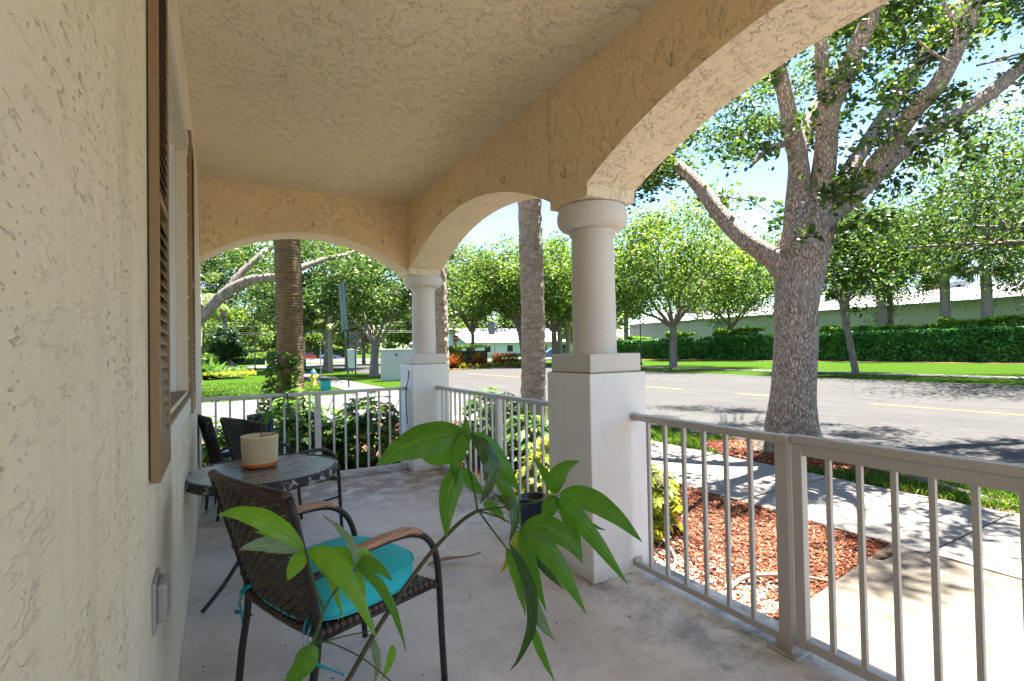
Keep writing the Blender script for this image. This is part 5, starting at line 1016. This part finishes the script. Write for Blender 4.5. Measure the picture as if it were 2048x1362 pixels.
# ------------------------------------------------------------------ street furniture
def lamp_post(label,loc,H):
    t=thing('street_lamp',label,'lamp post',loc,0,'black lamp posts')
    MB().lathe([(0,0),(.13,0),(.14,.25),(.07,.32),(.055,.6),(.045,H-.75),(.05,H-.72)],n=16).build('post','pole_black',t,True)
    MB().lathe([(.06,H-.72),(.13,H-.66),(.10,H-.60)],n=16).build('collar','pole_black',t)
    MB().lathe([(.10,H-.62),(.19,H-.40),(.18,H-.20),(.10,H-.12)],n=8).build('lamp_glass','lamp_glass',t)
    MB().lathe([(.21,H-.20),(.14,H-.10),(.05,H-.04),(.02,H+.08),(0,H+.10)],n=8).build('lamp_cap','pole_black',t); return t
l1=lamp_post('black lamp post at the far edge of the lawn left of the ivy palm',(2.83,52.6,GZ),5.9)
clone(l1,(30.6,31.6,GZ),0,.93,'black lamp post in front of the hedge right of the round column')
# stop sign
ss=thing('stop_sign','red octagonal STOP sign on a post beyond the island','sign',(26.2,60.0,GZ),R(-24))
MB().box((-.03,-.03,0),(.03,.03,3.5)).build('post','sign_grey',ss)
oc=[(.48*math.cos(PI/8+k*PI/4),.48*math.sin(PI/8+k*PI/4)) for k in range(8)]
def plate(par,name,poly,y0,y1,zc,mat):
    n_=len(poly); V=[(x,y0,zc+z) for x,z in poly]+[(x,y1,zc+z) for x,z in poly]; F=[tuple(range(n_)),tuple(range(2*n_-1,n_-1,-1))]+[(i,i+n_,(i+1)%n_+n_,(i+1)%n_) for i in range(n_)]; return mesh_obj(name,V,F,mat,par)
plate(ss,'sign_border',oc,-.05,-.035,3.03,'sign_white'); pl_=plate(ss,'sign_plate',[(x*.93,z*.93) for x,z in oc],-.06,-.051,3.03,'sign_red')
cu=bpy.data.curves.new('stop_text','FONT'); cu.body='STOP'; cu.size=.40; cu.align_x='CENTER'; cu.align_y='CENTER'; cu.extrude=.003; cu.offset=.008
to=bpy.data.objects.new('tmp_text',cu); COL.objects.link(to); dg=bpy.context.evaluated_depsgraph_get(); me=bpy.data.meshes.new_from_object(to.evaluated_get(dg)); COL.objects.unlink(to); bpy.data.objects.remove(to)
me.materials.clear(); me.materials.append(M['sign_white']); tx=bpy.data.objects.new('lettering',me); link(tx,ss); tx.location=(0,-.066,3.03); tx.rotation_euler=(PI/2,0,0)
MB().box((-.28,-.05,1.9),(.28,-.035,2.4)).build('lower_sign','sign_grey',ss)
# thin street light near junction
o=thing('street_light','thin pale street light pole in front of the white roofed building','lamp post',(38.2,72,GZ)); MB().tube([(0,0,0),(0,0,9.0)],[.10,.06],8).build('pole','sign_grey',o,True); MB().box((-.9,-.08,8.9),(.1,.08,9.05)).build('lamp_head','sign_grey',o); MB().box((-1.2,-.15,3.9),(-.1,-.05,6.0)).build('sign_panel','sign_grey',o)
# leaning sign post
o=thing('street_sign','leaning dark post with an edge-on street sign beyond the end railing','sign',(4.83,22.6,GZ)); o.rotation_euler=(0,R(-3.6),R(10))
MB().tube([(0,0,-.1),(0,0,4.45)],.035,8).build('post','pole_teal',o,True); MB().box((-.012,-.33,2.5),(.045,.33,4.5),.01).build('sign_panel','pole_teal',o); o.rotation_euler[2]=R(-78+90-2)
# back of sign on verge
o=thing('road_sign','grey back of a square road sign on a dark post behind the trees','sign',(8.06,35.6,GZ),R(-10)); MB().box((-.04,-.04,0),(.04,.04,3.0)).build('post','pole_black',o); MB().box((-.40,-.07,1.85),(.40,-.045,2.95),.01).build('sign_panel','sign_grey',o)
o=thing('road_sign','white notice board on a short post beside the back of the road sign','sign',(8.5,38.6,GZ),R(-10)); MB().box((-.03,-.03,0),(.03,.03,1.2)).build('post','pole_black',o); MB().box((-.34,-.07,.35),(.34,-.045,1.75),.01).build('sign_panel','wall_white',o)
# hydrant
o=thing('fire_hydrant','yellow fire hydrant with blue cap on the lawn beyond the ivy palm','hydrant',(3.84,25.6,GZ))
MB().lathe([(.17,0),(.17,.04),(.12,.05),(.12,.50),(.15,.51),(.15,.55)],n=20).build('barrel','hydrant_yellow',o,True); MB().lathe([(.15,.55),(.13,.63),(.09,.70),(.03,.73),(.03,.77),(0,.77)],n=20).build('bonnet','hydrant_blue',o,True)
MB().tube([(.10,0,.40),(.20,0,.40)],.06,12).tube([(-.10,0,.40),(-.20,0,.40)],.06,12).tube([(0,-.10,.38),(0,-.20,.38)],.075,12).build('nozzle','hydrant_yellow',o,True); MB().tube([(0,-.20,.38),(0,-.23,.38)],.05,12).build('nozzle_cap','sign_white',o,True)
# teal bin with bag
o=thing('litter_bin','teal litter bin lined with a dark bag beside the yellow hydrant','bin',(3.66,21.3,GZ))
MB().lathe([(0,0),(.17,0),(.185,.02),(.20,.48),(.205,.50)],n=24).build('bin_body','bin_teal',o,True); MB().lathe([(.21,.42),(.225,.50),(.215,.56),(.15,.53),(.05,.50)],n=17).build('liner','bin_dark',o); MB().tube([(.22,-.05,.50),(.33,-.1,.53),(.42,-.06,.50)],[.05,.03,.02],6,3).build('bag_tail','bin_dark',o)
o=MB().tube([(0,0,-.1),(0,0,2.0)],.022,6).build('marker_post','sign_grey',None,loc=(3.52,21.6,GZ)); tag(o,'thin pale marker post just left of the teal bin','post')
o=thing('litter_bin','distant teal bin with white cowl beyond the street trees','bin',(6.3,47.5,GZ)); MB().lathe([(0,0),(.22,0),(.24,.9),(.28,.95)],n=16).build('bin_body','bin_teal',o,True); MB().lathe([(.16,.95),(.14,2.9),(0,2.95)],n=12).build('post','wall_white',o,True)
# cabinet
o=thing('utility_cabinet','pale green utility cabinet behind the corner column with a small sticker','cabinet',(7.35,26.4,GZ),R(-8)); MB().box((-.05,-.3,0),(1.6,.4,1.62),.03).build('cabinet_body','cabinet_green',o); MB().box((.62,-.312,1.28),(.74,-.302,1.42)).build('sticker','pole_teal',o); MB().box((-.08,-.34,1.58),(1.63,.44,1.66),.02).build('lid','cabinet_green',o)
# cars
def car(label,loc,rz,paint,L_=4.6,H=1.45,suv=False):
    c=thing('parked_car',label,'car',loc,rz,'cars beyond the street'); W_=.88
    pr=[(-L_/2,.35),(-L_/2+.02,.75),(-L_/2+.15,.92),(-L_*.30 if not suv else -L_*.44,1.0),(L_*.22,.95),(L_/2-.25,.80),(L_/2,.62),(L_/2,.32)]
    def ext(prof,w0,w1,name,mat,par,zsplit=None):
        n_=len(prof); V=[(x,-w0 if z<1.1 else -w1,z) for x,z in prof]+[(x,w0 if z<1.1 else w1,z) for x,z in prof]; F=[tuple(range(n_)),tuple(range(2*n_-1,n_-1,-1))]+[(i,i+n_,(i+1)%n_+n_,(i+1)%n_) for i in range(n_)]; return mesh_obj(name,V,F,mat,par)
    ext(pr,W_,W_,'body',paint,c); ext([(-L_*.40 if suv else -L_*.30,.98),(-L_*.36 if suv else -L_*.20,H-.05),(L_*.02,H-.02),(L_*.20,.97)],W_-.05,W_-.2,'window',"dark_glass",c); ext([(-L_*.36 if suv else -L_*.20,H-.055),(-L_*.34 if suv else -L_*.17,H),(0,H+.02),(L_*.03,H-.03)],W_-.18,W_-.19,'roof',paint,c)
    for x in (-L_*.31,L_*.31):
        for s in (-1,1):
            wv=MB().tube([(x,s*(W_-.18),.33),(x,s*(W_+.02),.33)],.33,18).build('wheel','rubber',c); MB().tube([(x,s*(W_+.021),.33),(x,s*(W_+.035),.33)],.2,12).build('rim','rim_metal',wv)
    for s in (-1,1): MB().box((L_/2-.02,s*.62-.14,.58),(L_/2+.015,s*.62+.14,.72)).build('headlight','sign_white',c)
    return c
def at(px,depth_y): pass
car('red hatchback parked beyond the forked street tree',(17.0,124,GZ),R(170),'car_red',4.4,1.6,True)
car('white car in front of the distant trees left of the lamp post',(-3.5,100,GZ),R(0),'car_white')
car('dark car behind the trunk of the second street tree',(10.6,126,GZ),R(175),'car_dark',4.8,1.5)
car('blue car far behind the road sign',(23.0,128,GZ),R(10),'car_blue')
car('blue grey car parked to the right of the grey palm trunk',(39.6,58.0,GZ),R(160),'car_blue',4.7,1.55,True)
# power lines with poles
pw=thing('power_line','far power line with wires above the trees past the lawn','power line',(0,97,GZ))
for x in (-30,25): MB().tube([(x,0,0),(x,0,7.6)],[.16,.12],8).build('pole','root_wood',pw,True)
for z,yy in ((7.3,0),(6.7,.1),(5.6,0),(5.3,.2)): MB().tube([(-60,yy,z),(-30,yy,z-.05),(-2,yy,z-.5),(25,yy,z-.05),(60,yy,z)],.014,4,4).build('wire','pole_black',pw)
# far vegetation
FG='trees in the far background'
ft=make_tree('background_tree','far yellow green tree just left of the lamp post',(0.5,108,GZ),12,0,(0,0,3),(7,6,4.2),(0,0,6.2),'leaf_bright',90,.42,90,41,tr=.3,group=FG,nb=6)
for i,(x,y,s,l) in enumerate([(-14,112,.9,'far green tree at the left beyond the lawn, near the house wall'),(9.5,135,1.0,'far green tree behind the red hatchback'),(20,136,.9,'far green tree behind the blue car'),(31,138,1.1,'far green tree between the corner column and blue gable'),(44,128,1.3,'dark green tree behind the white roof left of the palm trunk'),(60,134,1.25,'dark green tree behind the white roof near the palm trunk'),(78,128,1.4,'far green tree behind the right end of the white roofed building'),(-3,140,1.1,'farthest tree left of the ivy covered palm'),(64,80,1.0,'tree at the left end of the warehouse'),(75,100,1.2,'far tree between the shop building and warehouse')]): clone(ft,(x,y,GZ),i*1.3,s,l,FG)
hedge('far low tangle of shrubs beyond the parking lot',-40,34,150,153,3.0,9000,'leaf_bright',.7,1.2,70,'shrub','shrub')
hd=hedge('low far shrub row at the edge of the parking lot left of the trees',-26,6.0,81.5,83.5,1.4,6000,'leaf_bright',.35,.8,71,'shrub','shrub')
tl=RNG.uniform(size=(9000,3)); a=tl[:,0]*2.6-.2; rr=330+tl[:,1]*30; P=np.stack([rr*np.sin(a),rr*np.cos(a),tl[:,2]**1.3*(9+5*np.sin(a*9)+3*np.sin(a*23))],1)
V,F=leaf_cards(P,4.5,.7,.3,.4); o=np_mesh('tree_line',V,F,'leaf_grey'); tag(o,'distant line of trees on the horizon',kind='stuff')
